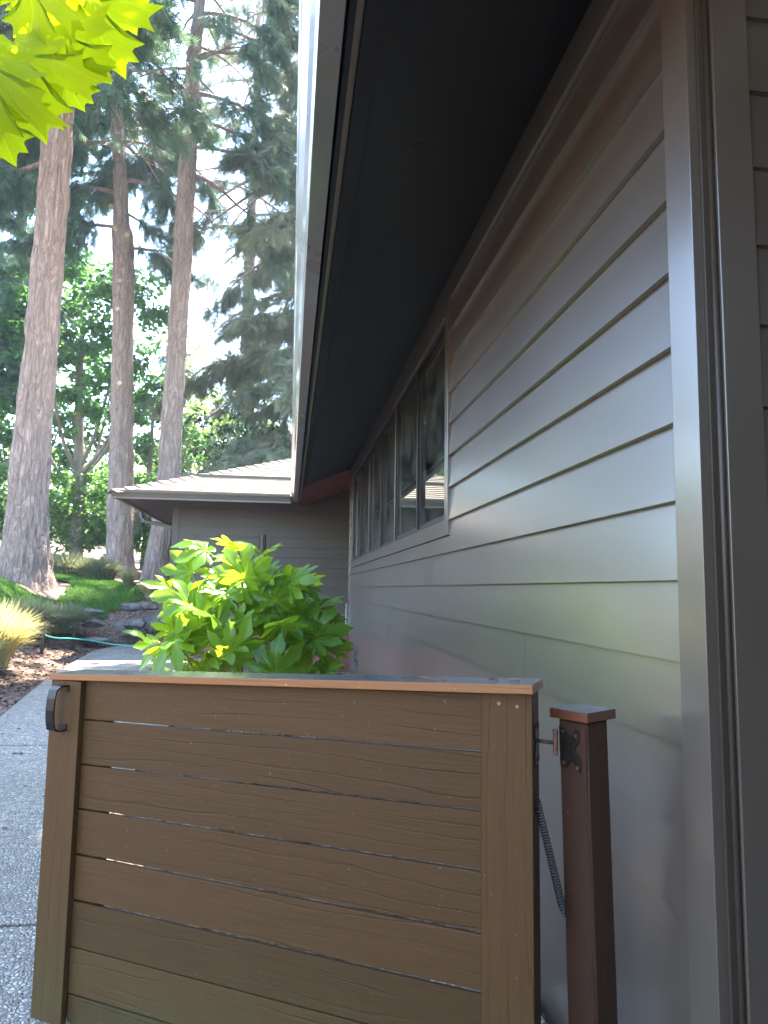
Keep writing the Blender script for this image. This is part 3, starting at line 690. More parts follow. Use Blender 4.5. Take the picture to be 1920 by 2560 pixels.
# twigs lying on the cap
m = MB()
for (x, y, a, L) in ((1.12, .07, .5, .10), (1.18, .06, -.4, .07), (1.15, .08, 1.3, .04), (1.35, .055, .9, .035), (1.40, .06, -.6, .03), (.95, .075, .2, .05), (.60, .08, .7, .035), (.30, .07, 1.9, .03)):
    z = 1.0305+(1.0895-1.0305)*x/GL+.003
    m.tube([(x, y, z), (x+math.cos(a)*L*.5, y+math.sin(a)*L*.3, z+.002), (x+math.cos(a)*L, y+math.sin(a)*L*.4, z)], .0016, 5)
tag(m.build('needle_litter', M['twig']), 'dry needles and twigs lying on the gate cap', kind='stuff').parent = gate
del_ = bpy.data.objects['needle_litter']; del_.parent = None; del_.matrix_world = Matrix.Translation((-.712, 2.33, 0)) @ Matrix.Rotation(GA, 4, 'Z')
# handle: bent flat strap
m = MB(); pts = []
x0 = .056
for (y, z) in ((0, 1.000), (-.030, 1.000), (-.046, .990), (-.052, .965), (-.054, .932), (-.052, .900), (-.046, .874), (-.030, .866), (0, .866)): pts.append((y, z))
w = .016
for i in range(len(pts)-1):
    (ya, za), (yb, zb) = pts[i], pts[i+1]; ny, nz = -(zb-za), (yb-ya); L = math.hypot(ny, nz); ny, nz = ny/L*.0045, nz/L*.0045
    m.quad8([(x0-w, ya, za), (x0+w, ya, za), (x0+w, yb, zb), (x0-w, yb, zb), (x0-w, ya+ny, za+nz), (x0+w, ya+ny, za+nz), (x0+w, yb+ny, zb+nz), (x0-w, yb+ny, zb+nz)])
m.box(x0-w, x0+w, -.003, -.0002, .866, .885); m.box(x0-w, x0+w, -.003, -.0002, .980, 1.0)
m.build('handle', M['black'], gate, .0006)
def screw(x, y, z, ax, parent, mt=M['brass'], r=.0055):
    m = MB(); d = Vector(ax)*.0022; m.tube([Vector((x, y, z)), Vector((x, y, z))+d], [r, r*.8], 12); return m.build('screw', mt, parent)
for x, z in ((1.385, 1.040), (1.428, 1.036), (1.39, .20), (1.43, .21)): screw(x, .014, z, (0, -1, 0), gate)
screw(.048, 0, 1.006, (0, -1, 0), gate, M['rust'], .004)
# gate leaf of hinge on the end face (x = GL-.003)
def butterfly(w, h, n=1):
    """plate outline with notches on the outer edge (u along, v vertical)"""
    return [(0, -h/2), (w*.35, -h/2), (w*.55, -h*.30), (w*.72, -h*.36), (w*.86, -h*.56), (w, -h*.58), (w*1.02, -h*.2), (w*.78, -h*.06), (w*.78, h*.06), (w, h*.2), (w*1.0, h*.46), (w*.78, h*.5), (w*.55, h*.34), (w*.35, h*.46), (0, h*.5)]
hx = GL-.0028
def plate(pts, origin, du, dv, dn, th, name, mat, parent):
    o = Vector(origin); du = Vector(du); dv = Vector(dv); dn = Vector(dn); m = MB(); k = len(pts)
    m.v = [tuple(o+du*u+dv*v_) for u, v_ in pts] + [tuple(o+du*u+dv*v_+dn*th) for u, v_ in pts]
    m.f = [list(reversed(range(k))), [k+i for i in range(k)]] + [[i, (i+1) % k, k+(i+1) % k, k+i] for i in range(k)]
    return m.build(name, mat, parent, .0006, seg=1)
hz = .945
hp = plate([(u, v_) for u, v_ in butterfly(.05, .092)], (hx, .100, hz), (0, -1, 0), (0, 0, 1), (1, 0, 0), .003, 'hinge', M['iron'], gate)
m = MB(); m.tube([(hx, .075, hz+.006), (hx+.040, .070, hz+.006)], .0045, 10); bo = m.build('hinge_bolt', M['rust'], hp, smooth=True)
m = MB(); m.tube([(hx+.046, .070, hz-.022), (hx+.046, .070, hz+.036)], .0062, 12); m.build('hinge_pin', M['rust'], hp, smooth=False)
for y, z in ((.092, hz+.035), (.063, hz+.030), (.092, hz-.036), (.065, hz-.043)): screw(hx+.003, y, z, (1, 0, 0), hp, M['brass'], .004)
# ---- post
PA = R_(-60)
post = empty('gate_post', (.706, 1.6, 0), 0, 'dark brown stained square post with a redwood cap between gate and wall', 'gate post')
post.rotation_euler = (0, R_(-1.1), 0)
lu = Vector((-.5, .866, 0)); ru = Vector((.866, .5, 0)); s_ = .083
def P4(e, z): # square inflated by e
    C = -(lu+ru)*e; L = s_+2*e
    return [tuple(C+Vector((0, 0, z))), tuple(C+ru*L+Vector((0, 0, z))), tuple(C+ru*L+lu*L+Vector((0, 0, z))), tuple(C+lu*L+Vector((0, 0, z)))]
m = MB(); m.quad8(P4(0, -.1)+P4(0, 1.004)); m.build('post', M['post'], post, .006, seg=1)
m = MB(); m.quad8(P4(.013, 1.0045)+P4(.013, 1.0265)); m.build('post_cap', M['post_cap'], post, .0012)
nl = Vector((-.866, -.5, 0))
pl = plate([(u, v_) for u, v_ in butterfly(.058, .092)], lu*.077+Vector((0, 0, hz-.006)), tuple(-lu), (0, 0, 1), tuple(nl), .003, 'hinge_plate', M['iron'], post)
for u, z in ((.012, .036), (.048, .030), (.012, -.036), (.050, -.042)):
    q = lu*(.077-u)+nl*.003+Vector((0, 0, hz-.006+z)); screw(q.x, q.y, q.z, tuple(nl), pl, M['brass'], .0042)
# ---- spring between gate and post
a = Vector((.575, 1.655, .86)); b = Vector((.648, 1.635, .545)); pts = []; ax = (b-a); L = ax.length; ax.normalize()
u = ax.cross(Vector((0, 1, 0))).normalized(); w = ax.cross(u)
pts.append(a); T = 46
for i in range(T*10+1):
    t = i/(T*10); th = t*T*2*math.pi; r = .0085*min(1, 8*t+.3, 8*(1-t)+.3)
    pts.append(a+ax*(.02+(L-.04)*t)+(u*math.cos(th)+w*math.sin(th))*r)
pts.append(b)
m = MB(); m.tube(pts, .0014, 5); tag(m.build('gate_spring', M['spring'], smooth=True), 'dark coiled steel spring stretched between the gate and its post', 'spring')

# ================================================================ small garden things
def path_light(x, y, h, rz, label):
    z = float(zt(x, y))-.04
    o = empty('path_light', (x, y, z), rz, label, 'path light', 'bent bronze path lights beside the path')
    m = MB(); m.box(-.02, .02, -.02, .02, 0, h); m.build('post', M['lamp_dark'], o, .003)
    m = MB(); m.box(-.021, .15, -.028, .028, h+.0005, h+.024); m.build('lamp_head', M['lamp_dark'], o, .003)
    return o
path_light(-3.59, 11.2, .40, R_(-6), 'bent bronze path light left of the other, over the end of the hose')
path_light(-3.43, 12.2, .42, R_(-4), 'bent bronze path light farther up the bed, nearer the rocks')
path_light(-3.22, 8.5, .20, R_(0), 'bent bronze path light at the left edge of the photo below the golden grass')
# hose
pts = []
for x, y in ((-3.95, 12.0), (-3.6, 12.35), (-3.3, 12.95), (-2.95, 13.3), (-2.5, 13.38), (-2.1, 13.2), (-1.95, 12.9)): pts.append((x, y, float(zt(x, y))+.02))
def smooth_path(P, n=8):
    P = [Vector(p) for p in P]; out = []
    for i in range(len(P)-1):
        p0, p1, p2, p3 = P[max(i-1, 0)], P[i], P[i+1], P[min(i+2, len(P)-1)]
        for j in range(n):
            t = j/n; out.append(.5*((2*p1)+(p2-p0)*t+(2*p0-5*p1+4*p2-p3)*t*t+(3*p1-p0-3*p2+p3)*t**3))
    out.append(P[-1]); return out
hp_ = [(-4.0, 11.6, float(zt(-4.0, 11.6))+.25), (-3.6, 11.5, .52), (-3.35, 11.9, .46), (-3.1, 12.2, .40), (-2.85, 12.3, .345), (-2.6, 12.35, .32), (-2.30, 12.20, .315)]
m = MB(); m.tube(smooth_path(hp_), .011, 8); tag(m.build('garden_hose', M['hose'], smooth=True), 'teal garden hose lying across the end of the path', 'hose')
# pot
m = MB(); pr = [(.06, 0), (.075, .09), (.09, .095), (.092, .125), (.083, .125), (.07, .05), (.0, .05)]
k = 28
for r, z in pr:
    for j in range(k): m.v.append((r*math.cos(2*math.pi*j/k), r*math.sin(2*math.pi*j/k), z))
for i in range(len(pr)-1):
    for j in range(k): m.f.append([i*k+j, i*k+(j+1) % k, (i+1)*k+(j+1) % k, (i+1)*k+j])
o = m.build('flower_pot', M['pot'], smooth=True); o.location = (.235, 9.0, .20); tag(o, 'small cream plastic pot on the soil behind the big leafed shrub', 'pot')
# rocks
def rock(x, y, z, s, seed, label, flat=.6):
    bm = bmesh.new(); bmesh.ops.create_icosphere(bm, subdivisions=4, radius=1)
    rr = random.Random(seed); off = Vector((rr.uniform(0, 90),)*3)
    planes = [(Vector((rr.gauss(0, 1), rr.gauss(0, 1), rr.gauss(0, 1))).normalized(), rr.uniform(.55, .85)) for _ in range(11)]
    for v in bm.verts:
        d = v.co.normalized(); r = min([1.0]+[p/max(d.dot(nv), .01) for nv, p in planes if d.dot(nv) > .1])
        r *= 1+.10*noise.noise(d*3+off)+.03*noise.noise(d*11+off); v.co = d*r
        v.co.x *= s*rr_x[0]; v.co.y *= s*.8; v.co.z *= s*flat
    me = bpy.data.meshes.new('rock'); bm.to_mesh(me); bm.free()
    o = link('rock', me, M['rock']); o.location = (x, y, z); o.rotation_euler = (0, 0, rr.uniform(-.5, .5)); return tag(o, label, 'rock', 'rocks edging the bed by the wing')
rr_x = [1.2]
RK = [(-2.62, 13.9, .95, .26, .45, 'flat pale rock on top of the rock pile, nearest the shrub'), (-2.92, 13.95, .92, .24, .5, 'mossy rock capping the rock pile below the lawn tip'),
      (-2.75, 13.55, .62, .22, .8, 'grey upright rock in the middle of the rock pile'), (-2.45, 13.6, .62, .25, .95, 'dark rock face at the right of the rock pile'),
      (-3.05, 13.6, .62, .17, .8, 'small grey rock leaning on the left of the rock pile'), (-2.88, 13.4, .48, .16, .7, 'low blue grey rock at the foot of the rock pile'),
      (-2.20, 13.55, .68, .24, .9, 'dark rock beside the wing corner'), (-3.42, 13.2, .66, .22, .55, 'tan rock between the grass tuft and the rock pile'),
      (-3.72, 12.9, .62, .20, .6, 'grey rock half hidden by the large grass tuft'), (-3.25, 12.75, .40, .30, .22, 'long flat slab of rock above the hose'),
      (-3.55, 13.6, .84, .2, .5, 'brown rock behind the tan rock'), (-6.35, 19.6, 1.92, .45, .6, 'pale boulder right of the big trunk, beside the blue grass'), (-5.6, 19.2, 1.8, .38, .5, 'grey boulder behind the blue grass tuft')]
for i, (x, y, z, s, fl, lb) in enumerate(RK):
    rr_x[0] = 1.15+.25*((i*7) % 3)
    rock(x, y, z-.02, s*.8, 40+i, lb, fl)
# pine cone and fallen roof litter left out: too small

# ---- ornamental grass tufts
def tuft(x, y, h, n, mat, label, spread=1.0, base=.12, droop=.9, lean=(0, 0)):
    z = float(zt(x, y))-.03; K = 6; V = []; 
    az = rng.uniform(0, 2*math.pi, n); out = rng.uniform(.15, 1, n)*spread; L = h*rng.uniform(.65, 1.15, n); wd = rng.uniform(.003, .006, n)*(1+h)
    b0 = np.c_[np.cos(az), np.sin(az)]*rng.uniform(0, base, n)[:, None]
    t = np.linspace(0, 1, K)
    r = out[:, None]*L[:, None]*(t**1.6)[None]*.75
    zz = L[:, None]*(t[None]-droop*out[:, None]*.55*t[None]**2.6)
    px = b0[:, 0, None]+r*np.cos(az)[:, None]+lean[0]*t**2*h; py = b0[:, 1, None]+r*np.sin(az)[:, None]+lean[1]*t**2*h
    tw = az+rng.normal(0, .8, n); sx = -np.sin(tw)[:, None]*wd[:, None]*(1-t**2*.85)[None]; sy = np.cos(tw)[:, None]*wd[:, None]*(1-t**2*.85)[None]
    A = np.stack([px-sx, py-sy, zz], -1); B = np.stack([px+sx, py+sy, zz], -1); V = np.stack([A, B], 2).reshape(n, 2*K, 3)
    F = np.array([(2*i, 2*i+1, 2*i+3, 2*i+2) for i in range(K-1)]); F = (F[None]+(np.arange(n)*2*K)[:, None, None]).reshape(-1, 4)
    o = mesh_np('ornamental_grass', V.reshape(-1, 3), F, mat, None, np.repeat(rng.random(n), 2*K)); o.location = (x, y, z)
    return tag(o, label, 'ornamental grass', 'ornamental grass tufts')
tuft(-3.6, 9.3, .85, 3000, M['tuft_gold'], 'large golden grass tuft at the left edge of the photo', 1.0, .22)
tuft(-3.55, 8.6, .55, 1500, M['tuft'], 'low dry grass tuft in front of the golden one', 1.0, .2)
tuft(-4.1, 11.9, .62, 3000, M['tuft'], 'large blue green grass tuft behind the two path lights', 1.1, .3)
tuft(-4.2, 10.6, .52, 2400, M['tuft'], 'blue green grass tuft between the golden tuft and the lawn', 1.0, .26)
tuft(-3.9, 13.0, .55, 2600, M['tuft'], 'blue green grass tuft spilling over the rocks beside the hose', 1.1, .3)
tuft(-4.25, 16.6, .62, 2400, M['tuft'], 'wide blue green grass tuft right of the big trunk', 1.2, .35)
tuft(-5.0, 17.0, .6, 1600, M['tuft'], 'blue green grass tuft close behind the big trunk', 1.2, .3)
tuft(-3.3, 15.3, .42, 700, M['tuft'], 'small upright grass tuft with a brown base in front of the bare bank', .6, .08)
tuft(-2.75, 14.95, .42, 1100, M['tuft_gold'], 'small yellow grass tuft beside the wing corner', 1.2, .12)
tuft(.55, 9.5, .22, 120, M['grass'], 'little green seedling clump beside the vent', 1.0, .1)

# ================================================================ leaves with lobes
def star_leaf(outline, center, rings=4, fold=.12, droop=.25, veins=(), vw=22):
    """outline: list of (x,y) all round. returns V,F,veinfac"""
    c = Vector((center[0], center[1])); k = len(outline); V = [(c.x, c.y, 0)]; F = []; ve = [1.0]
    for r in range(1, rings+1):
        for i, p in enumerate(outline):
            q = c+(Vector(p)-c)*(r/rings)
            z = -droop*(q-c).length**2
            for t_ in (0,): pass
            dv = min([abs(q.x*b - q.y*a) if q.x*a+q.y*b > 0 else 1 for a, b in veins] or [1])
            z += fold*min(dv, .25)
            V.append((q.x, q.y, z)); ve.append(max(0, 1-dv*vw))
    tris = []
    for i in range(k): tris.append((0, 1+i, 1+(i+1) % k))
    for r in range(rings-1):
        for i in range(k):
            a = 1+r*k+i; b = 1+r*k+(i+1) % k; tris += [(a, a+k, b+k), (a, b+k, b)]
    return np.array(V), tris, ve
half = [(.09, -.12), (.22, -.10), (.42, -.24), (.42, -.06), (.50, -.02), (.68, -.06), (.56, .06), (.44, .13), (.34, .19), (.50, .22), (.58, .16), (.74, .14), (.70, .28), (.78, .33), (1.04, .42), (.82, .47), (.75, .50), (.78, .68), (.62, .58), (.54, .57), (.40, .49), (.27, .44), (.29, .58), (.33, .64), (.54, .78), (.36, .79), (.31, .82), (.32, .98), (.18, .93), (.12, .96)]
out = [(0, 0)]+half+[(0, 1.13)]+[(-x, y) for x, y in reversed(half)]
def dens(P, n=2):
    o_ = []
    for i in range(len(P)):
        a, b = P[i], P[(i+1) % len(P)]
        for j in range(n): t = j/n; o_.append((a[0]+(b[0]-a[0])*t, a[1]+(b[1]-a[1])*t))
    return o_
VN = [(0, 1), (.90, .42), (-.90, .42), (.45, .80), (-.45, .80), (.98, -.1), (-.98, -.1)]
VN = [(math.sin(R_(a)), math.cos(R_(a))) for a in (0, 62, -62, 30, -30, 100, -100)]
MPV, MPF, MPE = star_leaf(dens(out, 3), (0, .14), 9, .16, .16, VN, 14)
def fat_outline(seed=0, angs=(-118, -78, -40, 0, 40, 78, 118), L=(.62, .88, 1.0, 1.06, 1.0, .88, .62)):
    q = random.Random(seed); pts = []
    pol = lambda a, r: (r*math.sin(R_(a)), r*math.cos(R_(a)))
    pts.append(pol(-166, .10))
    for i, (a, l) in enumerate(zip(angs, L)):
        a += q.uniform(-4, 4); l *= q.uniform(.9, 1.08); w = q.uniform(.92, 1.08)
        if i: am = (angs[i-1]+angs[i])/2; pts.append(pol(am, q.uniform(.44, .54)*l))
        pts += [pol(a-15*w, .58*l), pol(a-15.5*w, .70*l), pol(a-14.5*w, .80*l), pol(a-9*w, .86*l), pol(a-6, .95*l), pol(a, l*1.06), pol(a+5, .95*l), pol(a+9.5*w, .87*l), pol(a+14.5*w, .79*l), pol(a+16*w, .69*l), pol(a+15*w, .58*l)]
    pts.append(pol(166, .10)); return pts
VF = [(math.sin(R_(a)), math.cos(R_(a))) for a in (-118, -78, -40, 0, 40, 78, 118)]
FT = [star_leaf(fat_outline(k), (0, .02), 6, .30, .30, VF) for k in range(5)]
FTV, FTF, FTE = FT[0]

def one_leaf(name, p, tip, nrm, TV, TF, TE, mat, parent, size=None, rnd=None, warp=.06):
    p = Vector(p); d = Vector(tip)-p; L = size or d.length
    TV2 = np.array(TV); a1, a2 = rng.uniform(0, 6, 2)
    TV2[:, 2] += warp*np.sin(TV2[:, 0]*4+a1)*np.sin(TV2[:, 1]*3.5+a2)
    TV2[:, 0] += .04*np.sin(TV2[:, 1]*7+a1)
    r = [rng.random()*.9 if rnd is None else rnd]
    return scatter(name, [p], [d], [nrm], [L], TV2, TF, mat, parent, r, True, TE)
# maple branch hanging into the upper left corner
mb = empty('maple_branch', (-.52, 1.30, 2.75), label='sunlit maple branch with big yellow green leaves hanging in the upper left corner', cat='branch')
ML = [('big', (-0.512, 1.250, 2.260), (-0.472, 1.275, 2.105), (.1, -1, .12)), ('a', (-0.478, 1.180, 2.344), (-0.477, 1.210, 2.237), (-.5, -.8, .5)), ('b', (-0.470, 1.220, 2.390), (-0.427, 1.250, 2.290), (-.3, -1, .5)),
      ('c', (-0.427, 1.340, 2.456), (-0.374, 1.370, 2.325), (-.4, -.9, .3)), ('d', (-0.475, 1.320, 2.348), (-0.386, 1.350, 2.284), (.2, -.9, .6)), ('e', (-0.425, 1.420, 2.565), (-0.360, 1.450, 2.483), (.3, -.8, .5)),
      ('f', (-0.481, 1.360, 2.328), (-0.441, 1.390, 2.248), (-.3, -.9, .4)), ('g', (-0.587, 1.280, 2.182), (-0.535, 1.310, 2.080), (-.4, -.9, .4)), ('h', (-0.619, 1.360, 2.279), (-0.576, 1.390, 2.206), (.1, -.9, .6)),
      
      ('m', (-0.530, 1.200, 2.203), (-0.558, 1.230, 2.074), (-.2, -1, .6)), ('n', (-0.364, 1.400, 2.637), (-0.293, 1.430, 2.574), (.2, -.8, .7)), 
      ]
bpos = Vector((-.52, 1.30, 2.75))
tw = [Vector((-.70, 1.15, 3.2)), Vector((-.60, 1.28, 2.9)), Vector((-.52, 1.33, 2.66)), Vector((-.50, 1.36, 2.52)), Vector((-.50, 1.34, 2.42))]
m = MB(); m.tube([p-bpos for p in tw], [.008, .006, .005, .004, .003], 8); m.tube([p-bpos for p in (tw[2], Vector((-.42, 1.38, 2.66)), Vector((-.34, 1.42, 2.68)))], [.004, .003, .002], 6)
m.tube([p-bpos for p in (tw[1], Vector((-.60, 1.33, 2.6)), Vector((-.62, 1.34, 2.45)), Vector((-.61, 1.33, 2.33)))], [.004, .0035, .003, .002], 6); m.build('twig', M['twig'], mb, smooth=True)
nodes = [Vector((-.50, 1.34, 2.42)), Vector((-.34, 1.42, 2.68)), Vector((-.61, 1.33, 2.33)), Vector((-.52, 1.33, 2.62)), Vector((-.50, 1.36, 2.52))]
for nm, p, t_, nr in ML:
    p = Vector(p); t_ = Vector(t_); c0 = Vector((0, 0, 1.3)); t_ = c0+(t_-c0)*1.03; nr = (nr[0]*.7, -.85, -.45)
    lf = one_leaf('leaf', p-bpos, t_-bpos, nr, MPV, MPF, MPE, M['maple'], mb, warp=.07, size=(t_-p).length*(.95 if nm == 'big' else 1.04))
    nd = min(nodes, key=lambda q: (q-p).length+(0 if q.z > p.z else .3)); mid = (nd+p)/2+Vector((0, 0, .01))
    m = MB(); m.tube([nd-bpos, mid-bpos, p-bpos, p+(t_-p)*.05-bpos], .0013, 6); pt = m.build('leaf_stalk', M['petiole'], lf, smooth=True)

# fatsia shrub
fs = empty('fatsia_shrub', (-.175, 4.85, .07), label='glossy green shrub with large hand shaped leaves standing behind the gate', cat='shrub')
fp = Vector((-.15, 4.85, .07))
ros = [(-.30, 4.75, 1.46), (-.50, 4.70, 1.20), (-.60, 4.55, .92), (-.08, 4.85, 1.26), (.02, 4.95, 1.08), (.12, 5.0, .96), (-.27, 4.5, 1.08), (.00, 4.55, .96), (.15, 4.75, .80), (-.42, 4.45, .80), (-.10, 4.45, .68), (.20, 4.5, .62), (-.30, 4.95, 1.2), (.05, 5.1, 1.15), (-.38, 5.0, .9), (-.55, 4.8, .62), (.1, 4.9, .85), (.18, 5.2, .86), (-.42, 4.6, 1.04), (-.15, 4.6, 1.26), (-.62, 4.65, .78)]
m = MB(); lp = []; ld = []; ln = []; lz = []; stalk = MB()
for i, (x, y, z) in enumerate(ros):
    top = Vector((x, y, z))-fp; b0 = Vector((.22*math.sin(i*2.4), .16*math.cos(i*1.7), 0)); mid = b0.lerp(top, .5)+Vector((-.05*top.x, 0, .05))
    m.tube(smooth_path([b0, mid, top], 6), [.015-.008*k/12 for k in range(13)], 8)
    nl_ = 8 if z > 1.0 else 7
    for k in range(nl_):
        a = k*2.4+i*1.3; elev = R_(rng.uniform(10, 78)); pl_ = rng.uniform(.10, .26)
        d = Vector((math.cos(a)*math.cos(elev), math.sin(a)*math.cos(elev), math.sin(elev)))
        s0 = top-Vector((0, 0, rng.uniform(0, .08))); p = s0+d*pl_
        stalk.tube([s0, s0+d*pl_*.5+Vector((0, 0, -.008)), p], .0032, 5)
        dd = Vector((d.x, d.y, rng.uniform(-.2, 1.1))).normalized(); nn_ = Vector((0, -.35, 1))+Vector(tuple(rng.normal(0, .4, 3)))+Vector((-d.x, -d.y, 0))*.3
        lp.append(p); ld.append(dd); ln.append(nn_); lz.append(rng.uniform(.10, .205)*(1.0 if z > .8 else .85))
# hand placed fronts
for p, t_, nr, s__ in [((-.62, 4.35, .98), (-.92, 4.3, .86), (-.1, -.5, 1), .24), ((-.05, 4.30, .80), (-.02, 4.25, 1.05), (0, -1, .25), .22), ((-.43, 4.4, 1.0), (-.5, 4.3, 1.3), (.1, -1, .4), .24), ((-.25, 4.4, 1.36), (-.2, 4.4, 1.62), (.2, -1, .3), .20), ((-.55, 4.45, 1.2), (-.85, 4.4, 1.3), (-.2, -.8, .6), .22),
                     ((.20, 4.6, 1.0), (.34, 4.6, 1.22), (0, -1, .3), .22), ((-.06, 4.5, 1.22), (-.04, 4.5, 1.46), (.2, -1, .3), .17), ((.22, 4.7, .82), (.36, 4.6, .84), (.2, -.5, 1), .17), ((-.3, 4.3, .92), (-.15, 4.2, 1.15), (.4, -1, .2), .20)]:
    lp.append(Vector(p)-fp); ld.append(Vector(t_)-Vector(p)); ln.append(Vector(nr)); lz.append(s__); stalk.tube([Vector(p)-fp, Vector(p)-fp+Vector((.04, .12, -.12))], .003, 5)
m.build('stems', M['stem'], fs, smooth=True); stalk.build('stalks', M['petiole'], fs, smooth=True)
Vall = []; Fall = []; Eall = []; Rall = []; kk = 0
lobj = []
order = sorted(range(len(lp)), key=lambda i: lp[i].y)
for idx, i in enumerate(order):
    r = rng.random()*.85 if not (lp[i].z < .95 and lp[i].x < -.2 and rng.random() < .22) else .98
    if idx < 90: one_leaf('leaf', lp[i], lp[i]+ld[i], ln[i], *FT[idx % 5], M['fatsia'], fs, lz[i], r, .10)
    else: lobj.append((i, r))
for q in (0,):
    ii = [a for a, b in lobj]
    scatter('rear_leaves', [tuple(lp[i]) for i in ii], [tuple(ld[i]) for i in ii], [tuple(ln[i]) for i in ii], [lz[i] for i in ii], FTV, FTF, M['fatsia'], fs, [b for a, b in lobj], True, FTE)['kind'] = 'stuff'

# ================================================================ trees
GAPS = [((-.3, 4.6, 1.5), .65), ((-.55, 4.5, 1.2), .6), ((-.72, 4.4, .98), .35), ((-.47, 1.3, 2.3), .26), ((-.40, 1.4, 2.5), .2), ((-.5, 1.25, 2.15), .2), ((-.45, 1.4, 2.7), .2), ((-3.65, 9.4, .9), .8),
        ((-5.6, 13.6, 1.6), 1.0), ((-4.7, 15.9, 1.6), .9), ((-4.4, 15.3, 1.3), 1.1), ((-5.0, 13.2, 1.3), 1.25), ((-6.8, 14.5, 1.6), 1.2), ((-3.9, 16.9, 1.5), .7), ((-1.2, 13.2, 3.3), 1.6), ((-.1, 13.0, 3.3), 1.3), ((-2.2, 12.4, 3.0), 1.0),
        ((-4.8, 14.4, 2.2), .5), ((-4.7, 14.5, 3.5), .5), ((-4.7, 14.5, 5), .5), ((-4.7, 14.5, 8.5), .5), ((-4.75, 14.5, 10.5), .4), ((-2.9, 18.4, 2.2), .6), ((-2.9, 18.4, 4), .5), ((-2.9, 18.4, 5.5), .4), ((-2.9, 18.4, 8), .4), ((-2.9, 18.4, 11), .35), ((-4.4, 20, 3.2), .4), ((-4.4, 20, 5.2), .4), ((-4.5, 20, 8.6), .4),
        ((-2.7, 15.0, 1.3), .6), ((-3.9, 18.5, 1.8), .7), ((-6.0, 23, 4), 1.3), ((-4.4, 23.5, 3.6), 1.3), ((-7.8, 22.6, 3.6), 1.1), ((-3.6, 23, 2.4), 1.0), ((-5.5, 23, 8), 1.0), ((-.8, 24.5, 5.5), 1.2)]
def sun_open(P):  # punches holes in the crowns so the sun reaches chosen spots
    """mask of the points that leave the gaps in the crowns open"""
    k = np.ones(len(P), bool); s = np.array(tuple(SUN))
    for c, r in GAPS:
        v = P-np.array(c); t = v@s; d = np.linalg.norm(v-t[:, None]*s, axis=1); k &= ~((d < r) & (t > 1.2))
    return k
def trunk(name, prof, mat, parent, segs=64, flare=0, amp=.07, zb=None):
    """prof: (x, z, r) list with y constant 0; local coordinates"""
    P = np.array(prof, float); z = np.arange(P[0, 1], P[-1, 1], .09); x = np.interp(z, P[:, 1], P[:, 0]); r = np.interp(z, P[:, 1], P[:, 2])
    th = np.linspace(0, 2*math.pi, segs, endpoint=False); V = []
    h = z-P[0, 1]; rr = r[:, None]*(1+flare*np.exp(-h/.35)[:, None]*(1+.5*np.sin(5*th+1)[None]))
    nz = np.zeros((len(z), segs))
    for i in range(len(z)):
        for j in range(segs):
            q = Vector((math.cos(th[j])*r[i]*11, math.sin(th[j])*r[i]*11, z[i]*1.1+parent.location.x)); q2 = q*2.3; q2.z *= .6
            nz[i, j] = abs(noise.noise(q))*1.0+abs(noise.noise(q2))*.7
    rr = rr*(1+amp*(nz*3-1)); y0 = .03*np.sin(z*.5)
    V = np.stack([x[:, None]+rr*np.cos(th), y0[:, None]+rr*np.sin(th), np.broadcast_to(z[:, None], rr.shape)], -1).reshape(-1, 3)
    i = np.arange(len(z)-1)[:, None]*segs; j = np.arange(segs)[None]; j2 = (j+1) % segs
    F = np.stack([i+j, i+j2, i+j2+segs, i+j+segs], -1).reshape(-1, 4)
    return mesh_np(name, V, F, mat, parent, smooth=True)
